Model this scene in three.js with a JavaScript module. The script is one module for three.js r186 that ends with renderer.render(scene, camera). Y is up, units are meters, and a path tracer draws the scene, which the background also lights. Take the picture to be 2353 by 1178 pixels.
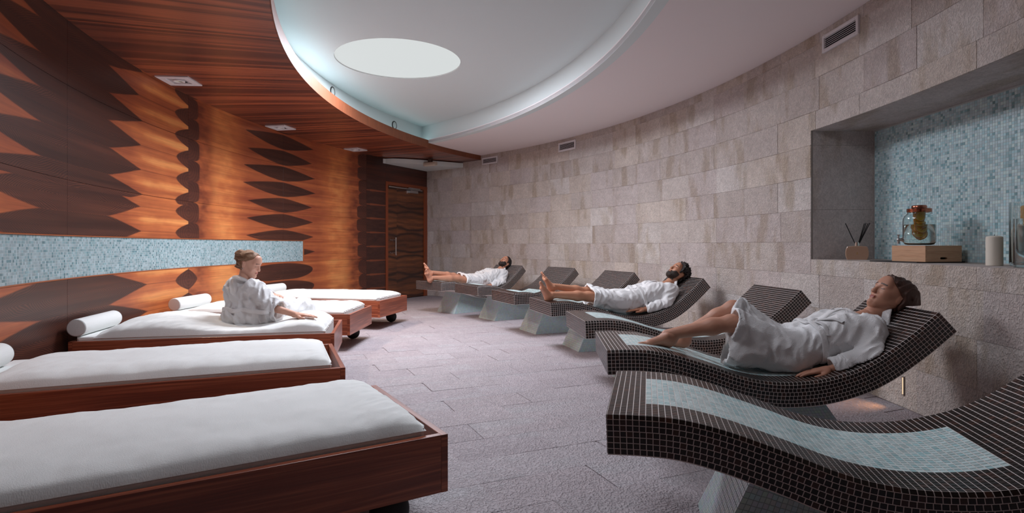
import * as THREE from 'three';
import { RectAreaLightUniformsLib } from 'three/addons/lights/RectAreaLightUniformsLib.js';
import { mergeGeometries } from 'three/addons/utils/BufferGeometryUtils.js';
import { createNoise3D } from 'simplex-noise';

// ---------------------------------------------------------------- camera, light, exposure
// plan coordinates are (x, d): d metres ahead of the camera, so world z = -d; y is up
const scene = new THREE.Scene();
scene.background = new THREE.Color(0x000000);
const camera = new THREE.PerspectiveCamera(2 * Math.atan(589 / 1300) * 180 / Math.PI, 2353 / 1178, 0.05, 60);
camera.position.set(0, 1.1, 0);
camera.lookAt(0, 1.1, -5);
camera.setViewOffset(2353, 1178, 0, 25.5, 2353, 1178);       // lens shifted so that upright lines stay upright
const renderer = new THREE.WebGLRenderer({ antialias: true });
renderer.toneMapping = THREE.LinearToneMapping;
renderer.toneMappingExposure = 1.55;
renderer.shadowMap.enabled = true;
RectAreaLightUniformsLib.init();

const SKY = { x: -1.32, d: 6.59, r: 0.72, y: 3.25 }, SKY2 = { x: -0.5, d: 3.25, r: 0.72, y: 3.25 };   // round skylight in the raised oval; the nearer, unseen one is added for fill
for (const [S, power] of [[SKY, 26], [SKY2, 5]]) {
  const l = new THREE.RectAreaLight(0xf0f4ff, power, 1.2, 1.2);
  l.name = 'skylight_or_fill_light'; l.position.set(S.x, S.y - 0.004, -S.d); l.lookAt(S.x, 0, -S.d); scene.add(l);
}
const COVE = [];                                              // light trough behind the curved timber edge, aimed up and across the oval
for (let a = 146; a <= 226; a += 8) {
  const c = [5.524, 6.767], r = 7.74 + 0.11, x = c[0] + r * Math.cos(a * Math.PI / 180), d = c[1] + r * Math.sin(a * Math.PI / 180);
  const l = new THREE.RectAreaLight(0xc6eef2, 1.1, 1.0, 0.05);
  l.name = 'cove_light'; l.position.set(x, 2.957, -d); l.lookAt(x - Math.cos(a * Math.PI / 180), 2.957 + 0.6, -(d - Math.sin(a * Math.PI / 180))); scene.add(l); COVE.push([x, d, a]);
}

// ---------------------------------------------------------------- helpers
let seed = 12345;
const rnd = () => { seed = (seed * 1664525 + 1013904223) >>> 0; return seed / 4294967296; };
const rr = (a, b) => a + (b - a) * rnd();
const lerp = (a, b, t) => a + (b - a) * t;
const clamp = (x, a = 0, b = 1) => Math.min(b, Math.max(a, x));
const smooth = (a, b, x) => { const t = clamp((x - a) / (b - a)); return t * t * (3 - 2 * t); };
const D2R = Math.PI / 180;
let nseed = 7;
const noise3 = createNoise3D(() => { nseed = (nseed * 1664525 + 1013904223) >>> 0; return nseed / 4294967296; });
const fbm = (x, y, z, o = 4) => { let s = 0, a = 0.5, f = 1; for (let i = 0; i < o; i++) { s += a * noise3(x * f, y * f, z * f); a *= 0.5; f *= 2.03; } return s; };
const used = {};
function numbered(n) { if (!(n in used)) { used[n] = 0; return n; } used[n]++; return n + '_' + String(used[n]).padStart(3, '0'); }
function tag(o, label, category, group, kind) {
  if (label) o.userData.label = label;
  if (category) o.userData.category = category;
  if (group) o.userData.group = group;
  if (kind) o.userData.kind = kind;
  return o;
}
function shade(o) { o.castShadow = true; o.receiveShadow = true; return o; }
function top(o, name) { o.name = numbered(name); scene.add(o); return o; }
function thing(name, label, category, [x, y, z] = [0, 0, 0], turn = 0, group) {
  const g = new THREE.Group(); g.position.set(x, y, z); g.rotation.y = turn;
  return tag(top(g, name), label, category, group);
}
function part(parent, name, geo, mat, label) {
  const m = shade(new THREE.Mesh(geo, mat)); m.name = name; parent.add(m);
  if (label) m.userData.label = label;
  return m;
}
function structure(name, geo, mat, label) {
  const o = geo ? shade(new THREE.Mesh(geo, mat)) : new THREE.Group();
  top(o, name); return tag(o, label, null, null, 'structure');
}
function fromArrays(pos, uv, col, idx) {
  const g = new THREE.BufferGeometry();
  g.setAttribute('position', new THREE.Float32BufferAttribute(pos, 3));
  g.setAttribute('uv', new THREE.Float32BufferAttribute(uv, 2));
  if (col) g.setAttribute('color', new THREE.Float32BufferAttribute(col, 3));
  if (idx) g.setIndex(idx);
  g.computeVertexNormals();
  return g;
}
// a smooth sheet: P(u, v) -> [x, y, z], UV(u, v) -> [s, t]
function sheet(P, nu, nv, UV) {
  const pos = [], uv = [], idx = [];
  for (let j = 0; j <= nv; j++) for (let i = 0; i <= nu; i++) { pos.push(...P(i / nu, j / nv)); uv.push(...(UV ? UV(i / nu, j / nv) : [i / nu, j / nv])); }
  for (let j = 0; j < nv; j++) for (let i = 0; i < nu; i++) { const a = j * (nu + 1) + i, b = a + 1, c = a + nu + 1, d = c + 1; idx.push(a, b, d, a, d, c); }
  return fromArrays(pos, uv, null, idx);
}
// a solid slab with chamfered front: P(u, v, w), w = 1 is the face, w = 0 the back
function slabGeo(P, nu, nv, UV, eu = 0, ev = 0, wc = 0.7, back = false) {
  const f = sheet((u, v) => P(lerp(eu, 1 - eu, u), lerp(ev, 1 - ev, v), 1), nu, nv, (u, v) => UV(lerp(eu, 1 - eu, u), lerp(ev, 1 - ev, v))).toNonIndexed();
  const c0 = P(0.5, 0.5, 0), c1 = P(0.5, 0.5, 1), na = f.attributes.normal.array;
  const flip = (c1[0] - c0[0]) * na[0] + (c1[1] - c0[1]) * na[1] + (c1[2] - c0[2]) * na[2] < 0;
  const pos = [], uv = [];
  const quad = (a, b, c, d) => { for (const q of (flip ? [a, c, b, a, d, c] : [a, b, c, a, c, d])) { pos.push(...P(...q)); uv.push(...UV(q[0], q[1])); } };
  const ring = (u, v) => [[lerp(eu, 1 - eu, u), lerp(ev, 1 - ev, v), 1], [u, v, wc], [u, v, 0]];
  const walk = [];
  for (let i = 0; i < nu; i++) walk.push([i / nu, 0]);
  for (let j = 0; j < nv; j++) walk.push([1, j / nv]);
  for (let i = nu; i > 0; i--) walk.push([i / nu, 1]);
  for (let j = nv; j > 0; j--) walk.push([0, j / nv]);
  for (let i = 0; i < walk.length; i++) {
    const a = ring(...walk[i]), b = ring(...walk[(i + 1) % walk.length]);
    for (let k = eu || ev ? 0 : 1; k < 2; k++) quad(a[k === 1 && !(eu || ev) ? 0 : k], a[k + 1], b[k + 1], b[k === 1 && !(eu || ev) ? 0 : k]);
  }
  if (back) quad([0, 0, 0], [0, 1, 0], [1, 1, 0], [1, 0, 0]);
  const s = fromArrays(pos, uv);
  if (flip) { const p = f.attributes.position, t = f.attributes.uv; for (const at of [p, t, f.attributes.normal]) { const n = at.itemSize; for (let i = 0; i < at.count; i += 3) for (let k = 0; k < n; k++) { const A = at.array, x = A[(i + 1) * n + k]; A[(i + 1) * n + k] = A[(i + 2) * n + k]; A[(i + 2) * n + k] = x; } } for (let i = 0; i < na.length; i++) na[i] = -na[i]; }
  return mergeGeometries([f, s]);
}
// a sector of an upright ring in plan: centre [x, d], radii, angles (degrees, from +x towards +d), heights
function ringGeo(c, r0, r1, a0, a1, y0, y1, n) {
  const pt = (r, a, y) => [c[0] + r * Math.cos(a * D2R), y, -(c[1] + r * Math.sin(a * D2R))];
  return slabGeo((u, v, w) => pt(lerp(r1, r0, w), lerp(a0, a1, u), lerp(y0, y1, v)), n, 1, (u, v) => [lerp(a0, a1, u) * D2R * r0, lerp(y0, y1, v)], 0, 0, 0.7, false);
}
function boxGeo(w, h, d, x = 0, y = 0, z = 0, ch = 0) {
  let g;
  if (ch) {
    const s = new THREE.Shape(); s.moveTo(-w / 2 + ch, -h / 2 + ch); s.lineTo(w / 2 - ch, -h / 2 + ch); s.lineTo(w / 2 - ch, h / 2 - ch); s.lineTo(-w / 2 + ch, h / 2 - ch); s.closePath();
    g = new THREE.ExtrudeGeometry(s, { depth: d - 2 * ch, bevelEnabled: true, bevelThickness: ch, bevelSize: ch, bevelSegments: 2, steps: 1 });
    g.translate(0, 0, -d / 2 + ch);
  } else g = new THREE.BoxGeometry(w, h, d).toNonIndexed();
  // uv in metres: along the longer side of each face
  const p = g.attributes.position, n = g.attributes.normal, uv = [];
  for (let i = 0; i < p.count; i++) {
    const ax = Math.abs(n.getX(i)), ay = Math.abs(n.getY(i)), az = Math.abs(n.getZ(i));
    uv.push(...(az >= ax && az >= ay ? [p.getX(i), p.getY(i)] : ay >= ax ? [p.getX(i), p.getZ(i)] : [p.getZ(i), p.getY(i)]));
  }
  g.setAttribute('uv', new THREE.Float32BufferAttribute(uv, 2));
  return g.translate(x, y, z);
}
const merge = (list) => mergeGeometries(list.map((g) => { const q = g.index ? g.toNonIndexed() : g; for (const k of Object.keys(q.attributes)) if (!['position', 'normal', 'uv', 'color'].includes(k)) q.deleteAttribute(k); return q; }));
// tiles standing on a surface, joined: add(corner points a b c d of the top face, unit normal, thickness, colour)
class Tiles {
  constructor() { this.p = []; this.u = []; this.c = []; this.n = []; }
  add(q, nrm, th, col, inset = 0.17) {
    const m = [0, 1, 2].map((k) => (q[0][k] + q[1][k] + q[2][k] + q[3][k]) / 4);
    const lo = q.map((a) => a.map((x, k) => lerp(x, m[k], inset - 0.03)));
    const hi = q.map((a) => a.map((x, k) => lerp(x, m[k], inset) + nrm[k] * th));
    const quad = (a, b, c, d) => {
      const e1 = b.map((x, k) => x - a[k]), e2 = d.map((x, k) => x - a[k]);
      const N = [e1[1] * e2[2] - e1[2] * e2[1], e1[2] * e2[0] - e1[0] * e2[2], e1[0] * e2[1] - e1[1] * e2[0]], l = Math.hypot(...N) || 1;
      for (const v of [a, b, c, a, c, d]) { this.p.push(...v); this.n.push(N[0] / l, N[1] / l, N[2] / l); this.c.push(...col); this.u.push(v[0] + v[1], v[2] + v[1]); }
    };
    quad(...hi);
    for (let i = 0; i < 4; i++) { const j = (i + 1) % 4; quad(lo[i], lo[j], hi[j], hi[i]); }
    return this;
  }
  build() {
    const g = new THREE.BufferGeometry();
    g.setAttribute('position', new THREE.Float32BufferAttribute(this.p, 3)); g.setAttribute('normal', new THREE.Float32BufferAttribute(this.n, 3));
    g.setAttribute('uv', new THREE.Float32BufferAttribute(this.u, 2)); g.setAttribute('color', new THREE.Float32BufferAttribute(this.c, 3));
    return g;
  }
}

// ---------------------------------------------------------------- textures
const hash = (x, y, s) => { let h = Math.imul(x, 374761393) ^ Math.imul(y, 668265263) ^ Math.imul(s, 2147483647 - 57885161); h = Math.imul(h ^ (h >>> 13), 1274126177); return ((h ^ (h >>> 16)) >>> 0) / 4294967296; };
function vnoise(x, y, px, py, s) {   // value noise that repeats after px, py cells
  const xi = Math.floor(x), yi = Math.floor(y), fx = x - xi, fy = y - yi;
  const m = (a, n) => ((a % n) + n) % n, u = fx * fx * (3 - 2 * fx), v = fy * fy * (3 - 2 * fy);
  const a = hash(m(xi, px), m(yi, py), s), b = hash(m(xi + 1, px), m(yi, py), s), c = hash(m(xi, px), m(yi + 1, py), s), d = hash(m(xi + 1, px), m(yi + 1, py), s);
  return (a + (b - a) * u) * (1 - v) + (c + (d - c) * u) * v;
}
function tfbm(u, v, fx, fy, o, s) { let t = 0, a = 0.5, w = 0; for (let i = 0; i < o; i++) { t += a * vnoise(u * fx, v * fy, fx, fy, s + i * 17); w += a; a *= 0.55; fx *= 2; fy *= 2; } return t / w; }
function texture(w, h, fn, srgb, repeat) {    // fn(u, v) -> [r, g, b] in 0..255 or a grey
  const d = new Uint8Array(w * h * 4);
  for (let j = 0; j < h; j++) for (let i = 0; i < w; i++) {
    const c = fn((i + 0.5) / w, (j + 0.5) / h), k = (j * w + i) * 4;
    if (typeof c === 'number') { d[k] = d[k + 1] = d[k + 2] = clamp(c, 0, 255); } else { d[k] = clamp(c[0], 0, 255); d[k + 1] = clamp(c[1], 0, 255); d[k + 2] = clamp(c[2], 0, 255); }
    d[k + 3] = 255;
  }
  const t = new THREE.DataTexture(d, w, h, THREE.RGBAFormat);
  t.magFilter = THREE.LinearFilter; t.minFilter = THREE.LinearMipmapLinearFilter; t.generateMipmaps = true; t.wrapS = t.wrapT = THREE.RepeatWrapping;
  if (srgb) t.colorSpace = THREE.SRGBColorSpace;
  if (repeat) t.repeat.set(repeat[0], repeat[1]);
  t.needsUpdate = true; return t;
}
const mixc = (a, b, t) => [lerp(a[0], b[0], t), lerp(a[1], b[1], t), lerp(a[2], b[2], t)];
const mat = (o) => new THREE.MeshStandardMaterial({ roughness: 0.8, ...o });
const phys = (o) => new THREE.MeshPhysicalMaterial({ roughness: 0.5, ...o });

// rough split stone, 1.6 m repeat
const pits = (u, v) => { const a = tfbm(u, v, 40, 40, 3, 3), b = tfbm(u + a * 0.012, v + a * 0.02, 90, 70, 3, 41); return a * 0.5 + b * 0.5; };
const chips = (u, v) => { const a = tfbm(u, v, 26, 34, 2, 133), b = tfbm(u + a * 0.02, v - a * 0.012, 170, 110, 2, 151), c = tfbm(u, v + a * 0.01, 300, 240, 1, 171); return smooth(0.25, 0.75, 0.55 * b + 0.45 * c); };
const stoneBump = texture(1024, 1024, (u, v) => { const big = tfbm(u, v, 6, 6, 3, 91), p = pits(u, v), crack = Math.abs(tfbm(u, v, 5, 8, 4, 193) - 0.5); return 255 * clamp(big * 0.22 + p * 0.2 + chips(u, v) * 0.62 - smooth(0.008, 0, crack) * 0.14 * smooth(0.56, 0.66, tfbm(u, v, 7, 7, 2, 197)) - 0.04); }, false, [1 / 1.6, 1 / 1.6]);
const stoneColor = texture(1024, 1024, (u, v) => {
  const big = tfbm(u, v, 5, 5, 4, 7), p = pits(u, v), st = tfbm(u, v, 9, 3, 4, 77);
  let c = mixc([196, 186, 180], [220, 212, 208], big); c = mixc(c, [172, 156, 138], smooth(0.55, 0.8, st) * 0.55); const k = 0.84 + 0.16 * p + 0.09 * chips(u, v); return c.map((x) => x * k);
}, true, [1 / 1.6, 1 / 1.6]);
const floorColor = texture(1024, 1024, (u, v) => {
  const big = tfbm(u, v, 4, 4, 4, 207), p = pits(u, v), st = tfbm(u, v, 3, 12, 4, 277);
  let c = mixc([163, 154, 158], [177, 168, 173], big); c = mixc(c, [172, 174, 178], smooth(0.5, 0.8, st) * 0.4); const k = 0.84 + 0.16 * p + 0.09 * chips(u, v); return c.map((x) => x * k);
}, true, [1 / 1.6, 1 / 1.6]);
const stoneTints = [0xffffff, 0xf6f3f1, 0xeeeae8, 0xfaf5ef, 0xf3eff0];
const stoneMats = stoneTints.map((c) => mat({ color: c, map: stoneColor, bumpMap: stoneBump, bumpScale: 0.0065, roughness: 0.92 }));
const floorMats = [0xffffff, 0xfbfafa, 0xf7f5f6, 0xfcf9f9, 0xf9f8f8].map((c) => mat({ color: c, map: floorColor, bumpMap: stoneBump, bumpScale: 0.007, roughness: 0.62 }));
const cutStone = mat({ color: 0xf3eff0, map: stoneColor, bumpMap: stoneBump, bumpScale: 0.002, roughness: 0.85 });   // smooth cut lining of the niche
const jointMat = mat({ color: 0x9a908a, roughness: 1 });
const plasterWarm = mat({ color: 0xefe4e4, roughness: 0.9 });
const plasterWhite = mat({ color: 0xdce4e4, roughness: 0.9 });
const whiteMetal = mat({ color: 0xe2dfe2, roughness: 0.45 });
const darkMat = mat({ color: 0x16141a, roughness: 0.7 });
const steel = phys({ color: 0xc8c8c8, metalness: 1, roughness: 0.28 });

// ---------------------------------------------------------------- plan of the room: a lens between two arcs
const ST = { c: [-7.535, 3.955], r: 10.196 };      // stone wall
const WD = { c: [5.243, 6.714], r: 8.974 };        // timber wall
const FA = { c: [5.524, 6.767], r: 7.74 };         // edge of the timber ceiling
const LP = { c: [-7.44, 3.974], r: 8.508 };        // lip of the plaster ceiling
const Y_WOOD = 2.83, Y_WHITE = 2.92, Y_TOP = 3.25, Y_FASCIA = 2.97;
const onArc = (A, deg, r = A.r) => [A.c[0] + r * Math.cos(deg * D2R), A.c[1] + r * Math.sin(deg * D2R)];
function cross(A, B, far, ra = A.r, rb = B.r) {
  const dx = B.c[0] - A.c[0], dy = B.c[1] - A.c[1], D = Math.hypot(dx, dy), a = (D * D + ra * ra - rb * rb) / (2 * D), h = Math.sqrt(ra * ra - a * a);
  const px = A.c[0] + dx * a / D, py = A.c[1] + dy * a / D, p = [px - dy / D * h, py + dx / D * h], q = [px + dy / D * h, py - dx / D * h];
  return (p[1] > q[1]) === far ? p : q;
}
const angOf = (A, p) => { const a = Math.atan2(p[1] - A.c[1], p[0] - A.c[0]) / D2R; return A === WD || A === FA ? (a + 360) % 360 : a; };
const arcPts = (A, a0, a1, n, r = A.r) => Array.from({ length: n + 1 }, (_, i) => onArc(A, lerp(a0, a1, i / n), r));
const CORNER = [-1.87, 12.43], JAMB = onArc(WD, 153.2);
const nearTip = cross(ST, WD, false);
const stA0 = angOf(ST, nearTip), stA1 = angOf(ST, CORNER), wdA0 = 153.2, wdA1 = angOf(WD, nearTip);
function flat(pts, y, th, up) {   // polygon in plan -> horizontal plate from y to y + th
  const s = new THREE.Shape(pts.map((p) => new THREE.Vector2(p[0], p[1])));
  const g = new THREE.ExtrudeGeometry(s, { depth: th, bevelEnabled: false, steps: 1 });
  g.rotateX(-Math.PI / 2).translate(0, y, 0); return g;
}

// floor
{
  const outline = [...arcPts(ST, stA0, stA1, 40, ST.r + 0.15), ...arcPts(WD, wdA0, wdA1, 40, WD.r + 0.15)];
  const fl = structure('floor', flat(outline, -0.12, 0.1155), floorMats[2], 'pale lavender grey split stone floor slabs');
  const A = 23.4 * D2R, B = [Math.cos(A), Math.sin(A)], N = [Math.sin(A), -Math.cos(A)];   // along the courses, across them (towards the camera)
  const L = 0.565, Wd = 0.283, rows = [];
  for (let r = -26; r < 6; r++) for (let k = -14; k < 14; k++) {
    const n0 = -2.454 + r * Wd, off = ((r % 2 + 2) % 2) * 0.24 + 0.896 + rr(-0.012, 0.012), b0 = off + k * L;
    const ctr = [B[0] * (b0 + L / 2) + N[0] * (n0 + Wd / 2), B[1] * (b0 + L / 2) + N[1] * (n0 + Wd / 2)];
    const ds = ST.r - Math.hypot(ctr[0] - ST.c[0], ctr[1] - ST.c[1]), dw = WD.r - Math.hypot(ctr[0] - WD.c[0], ctr[1] - WD.c[1]);
    if (ds < -0.04 || dw < -0.04 || ctr[1] < 1.2 || Math.abs(ctr[0]) > ctr[1] * 0.93 + 0.4) continue;
    const door = (ctr[0] - JAMB[0]) * (CORNER[1] - JAMB[1]) - (ctr[1] - JAMB[1]) * (CORNER[0] - JAMB[0]); if (door < 0.02) continue;
    rows.push({ n0, b0, r, d: Math.hypot(ctr[0], ctr[1]) });
  }
  rows.sort((a, b) => a.d - b.d);
  const far = [];
  rows.forEach(({ n0, b0 }, i) => {
    const g = 0.0004, top_ = rr(-0.0012, 0.0012), tilt = rr(-0.0012, 0.0012), o = [rr(0, 1.6), rr(0, 1.6)];
    const P = (u, v, w) => { const b = lerp(b0 + g, b0 + L - g, u), n = lerp(n0 + g, n0 + Wd - g, v); return [B[0] * b + N[0] * n, lerp(-0.006, top_ + tilt * (u - 0.5), w), -(B[1] * b + N[1] * n)]; };
    const geo = slabGeo(P, 1, 1, (u, v) => [o[0] + u * L, o[1] + v * Wd], 0.001, 0.002, 0.86);
    const m = Math.floor(rnd() * floorMats.length);
    if (i < 300) part(fl, 'stone_slab', geo, floorMats[m]); else far.push(geo);
  });
  if (far.length) tag(part(fl, 'stone_slabs', merge(far), floorMats[1]), null, null, null, 'stuff');
}

// stone wall with niche
const NICHE = { a0: -1.30, a1: 0.994, y0: 0.979, y1: 2.1, back: 3.17 };
const stDeg = (arc) => arc / ST.r / D2R;
{
  const w = structure('wall_right', null, null, 'curved wall of rough grey stone blocks');
  const R = ST.r + 0.006, Ro = ST.r + 0.25;
  const sec = [[stA0, stDeg(NICHE.a0), 0, Y_WHITE, 24], [stDeg(NICHE.a1), stA1 + 1.2, 0, Y_WHITE, 40], [stDeg(NICHE.a0), stDeg(NICHE.a1), 0, NICHE.y0 - 0.062, 10], [stDeg(NICHE.a0), stDeg(NICHE.a1), NICHE.y1 + 0.03, Y_WHITE, 10]];
  part(w, 'mortar_backing', merge(sec.map(([a0, a1, y0, y1, n]) => ringGeo(ST.c, R, Ro, a0, a1, y0 - 0.02, y1 + 0.05, n))), jointMat);
  const colW = 0.559, ys = [0]; for (let i = 0; i < 10; i++) ys.push(0.847 + (i - 2) * 0.2825 - 0.002); ys[1] = 0.281; ys[2] = 0.563; ys.push(Y_WHITE);
  ys.splice(0, ys.length, 0, 0.282, 0.565, 0.847, 1.13, 1.412, 1.695, 1.977, 2.26, 2.542, 2.825, Y_WHITE);
  const block = (a0, a1, y0, y1) => {
    if (a1 - a0 < 0.02 || y1 - y0 < 0.02) return;
    const g = 0.0006, pr = rr(-0.001, 0.002), dt = rr(-0.0015, 0.0015), o = [rr(0, 1.6), rr(0, 1.6)];
    const P = (u, v, q) => { const a = stDeg(lerp(a0 + g, a1 - g, u)), r = lerp(ST.r + 0.014, ST.r - pr + dt * (u - 0.5), q), p = onArc(ST, a, r); return [p[0], lerp(y0 + g, y1 - g, v), -p[1]]; };
    part(w, 'stone_block', slabGeo(P, 3, 1, (u, v) => [o[0] + u * (a1 - a0), o[1] + v * (y1 - y0)], 0.0014, 0.003, 0.86), stoneMats[Math.floor(rnd() * stoneMats.length)]);
  };
  for (let r = 0; r < ys.length - 1; r++) for (let c = -5; c < 18; c++) {
    const off = (r % 2 ? 0.02 : -0.022), j = rr(-0.008, 0.008);
    let a0 = 0.9 + c * colW + off + (r % 2 ? 0.008 : 0), a1 = a0 + colW; const y0 = ys[r], y1 = ys[r + 1];
    a1 = Math.min(a1, stA1 * D2R * ST.r); if (a0 > stA1 * D2R * ST.r - 0.02) continue;
    if (y1 <= NICHE.y0 || y0 >= NICHE.y1 || a1 <= NICHE.a0 || a0 >= NICHE.a1) { block(a0, a1, y0, y1); continue; }
    if (a1 > NICHE.a1) block(NICHE.a1, a1, y0, y1);
    if (a0 < NICHE.a0) block(a0, NICHE.a0, y0, y1);
    const b0 = Math.max(a0, NICHE.a0), b1 = Math.min(a1, NICHE.a1);
    if (y0 < NICHE.y0) block(b0, b1, y0, NICHE.y0);
    if (y1 > NICHE.y1) block(b0, b1, NICHE.y1, y1);
  }
  // niche lining: cheeks, soffit and sill run from the wall face back to the mosaic
  const f1 = onArc(ST, stDeg(NICHE.a1)), f0 = onArc(ST, stDeg(NICHE.a0)), bx = NICHE.back;
  const plate = (a, b, y0, y1, nx, nz, name) => part(w, name, slabGeo((u, v, q) => [lerp(a[0], b[0], u) + nx * (q - 1), lerp(y0, y1, v), -(lerp(a[1], b[1], u)) + nz * (q - 1)], 1, 1, (u, v) => [u * 0.55 + 0.3, lerp(y0, y1, v)], 0.004, 0.003, 0.9), cutStone);
  plate([f1[0] + 0.004, f1[1] + 0.002], [bx, f1[1] + 0.002], NICHE.y0, 1.412, 0, 0.05, 'cheek_stone');
  plate([f1[0] + 0.004, f1[1] + 0.002], [bx, f1[1] + 0.002], 1.412, 1.977, 0, 0.05, 'cheek_stone');
  plate([f1[0] + 0.004, f1[1] + 0.002], [bx, f1[1] + 0.002], 1.977, NICHE.y1, 0, 0.05, 'cheek_stone');
  plate([f0[0] + 0.004, f0[1] - 0.002], [bx, f0[1] - 0.002], NICHE.y0, NICHE.y1, 0, -0.05, 'cheek_stone');
  const lid = [...arcPts(ST, stDeg(NICHE.a0), stDeg(NICHE.a1), 12, ST.r + 0.012), [bx + 0.05, f1[1] + 0.05], [bx + 0.05, f0[1] - 0.05]];
  part(w, 'sill_stone', flat(lid, NICHE.y0 - 0.06, 0.06), cutStone);
  part(w, 'soffit_stone', flat(lid, NICHE.y1, 0.06), cutStone);
  part(w, 'niche_back', boxGeo(0.06, NICHE.y1 - NICHE.y0 + 0.1, f1[1] - f0[1] + 0.1, bx + 0.03, (NICHE.y0 + NICHE.y1) / 2, -(f0[1] + f1[1]) / 2), mat({ color: 0xb9c0c0 }));
  const T = new Tiles(), p = 0.0205;
  for (let y = NICHE.y0 + 0.004; y < NICHE.y1 - p; y += p) for (let d = f1[1] - 0.006; d > f0[1] + p; d -= p) {
    T.add([[bx, y, -d], [bx, y, -(d - p)], [bx, y + p, -(d - p)], [bx, y + p, -d]].reverse(), [-1, 0, 0], 0.0012, poolBlue().map((x) => Math.min(0.85, x * 1.3)), 0.12);
  }
  tag(part(w, 'mosaic_tiles', T.build(), tileMat(0.3)), 'pale blue glass mosaic on the niche back', null, null, 'stuff');
}
function poolBlue() { const k = rnd(), b = 0.8 + 0.35 * rnd(); const c = k < 0.1 ? [0.20, 0.36, 0.40] : k < 0.35 ? [0.34, 0.52, 0.56] : [0.46, 0.60, 0.64]; return c.map((x) => x * b); }
function tileMat(r) { return new THREE.MeshPhysicalMaterial({ vertexColors: true, roughness: r, clearcoat: 0.3, clearcoatRoughness: 0.15 }); }

// ceilings
{
  const Pf = cross(LP, FA, true), Pn = cross(LP, FA, false), Sf = cross(ST, FA, true), Sn = cross(ST, FA, false);
  const white = [...arcPts(LP, angOf(LP, Pf), angOf(LP, Pn), 60), ...arcPts(FA, angOf(FA, Pn), angOf(FA, Sn), 10).slice(1), ...arcPts(ST, angOf(ST, Sn), angOf(ST, Sf), 60, ST.r + 0.1), ...arcPts(FA, angOf(FA, Sf), angOf(FA, Pf), 12).slice(0, -1)];
  structure('ceiling', flat(white, Y_WHITE, 0.06), plasterWarm, 'warm white plaster ceiling between the oval recess and the stone wall');
  // raised oval: lid, walls, lip
  const oval = structure('ceiling_recess', null, null, 'raised white oval ceiling recess with round skylight');
  const RI = FA.r + 0.22, RL = LP.r + 0.05, If = cross(LP, FA, true, RL, RI), In = cross(LP, FA, false, RL, RI);
  const lid = new THREE.Shape([...arcPts(LP, angOf(LP, If), angOf(LP, In), 60, RL + 0.1), ...arcPts(FA, angOf(FA, In), angOf(FA, If), 60, RI + 0.1)].map((p) => new THREE.Vector2(...p)));
  const hole = new THREE.Path(); hole.absarc(SKY.x, SKY.d, SKY.r, 0, Math.PI * 2, true); const hole2 = new THREE.Path(); hole2.absarc(SKY2.x, SKY2.d, SKY2.r, 0, Math.PI * 2, true); lid.holes.push(hole, hole2);
  const lg = new THREE.ExtrudeGeometry(lid, { depth: 0.1, bevelEnabled: false, curveSegments: 72 }); lg.rotateX(-Math.PI / 2).translate(0, Y_TOP, 0);
  part(oval, 'recess_lid', lg, plasterWhite);
  part(oval, 'recess_side', ringGeo(LP.c, RL, RL + 0.1, angOf(LP, In), angOf(LP, If) + 1, Y_WHITE + 0.04, Y_TOP + 0.02, 60), plasterWhite);
  part(oval, 'recess_side', ringGeo(FA.c, RI, RI + 0.1, angOf(FA, If) - 0.5, angOf(FA, In) + 0.5, Y_FASCIA - 0.05, Y_TOP + 0.02, 60), plasterWhite);
  part(oval, 'lip', ringGeo(LP.c, LP.r, LP.r + 0.1, angOf(LP, Pn), angOf(LP, Pf), Y_WHITE - 0.002, Y_WHITE + 0.05, 60), plasterWhite);
  part(oval, 'cove_shelf', ringGeo(FA.c, FA.r + 0.02, RI + 0.05, angOf(FA, Pf) - 1, angOf(FA, Pn) + 1, Y_FASCIA - 0.06, Y_FASCIA - 0.03, 60), plasterWhite);
  // skylight, and the added fill light built like it
  for (const [S, label] of [[SKY, 'round bright white skylight in the raised oval ceiling'], [SKY2, 'added unseen fill light built like a second skylight, above the frame']]) {
    const sk = thing('skylight', label, 'skylight', [S.x, S.y, -S.d]);
    part(sk, 'glowing_diffuser', new THREE.CircleGeometry(S.r - 0.002, 72).rotateX(Math.PI / 2).translate(0, 0.012, 0), mat({ color: 0x111111, emissive: 0xeef3f3, emissiveIntensity: 0.50, roughness: 1 }));
    part(sk, 'rim', new THREE.CylinderGeometry(S.r - 0.001, S.r - 0.001, 0.014, 72, 1, true).translate(0, 0.007, 0), mat({ color: 0xd8d8d8, side: THREE.DoubleSide }));
  }
  for (const [x, d, a] of COVE) part(oval, 'cove_led_strip', boxGeo(0.04, 0.03, 1.0).rotateY(a * D2R).translate(x, 2.935, -d), mat({ color: 0x222222, emissive: 0xbfeef2, emissiveIntensity: 0.6 }));
}

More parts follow.
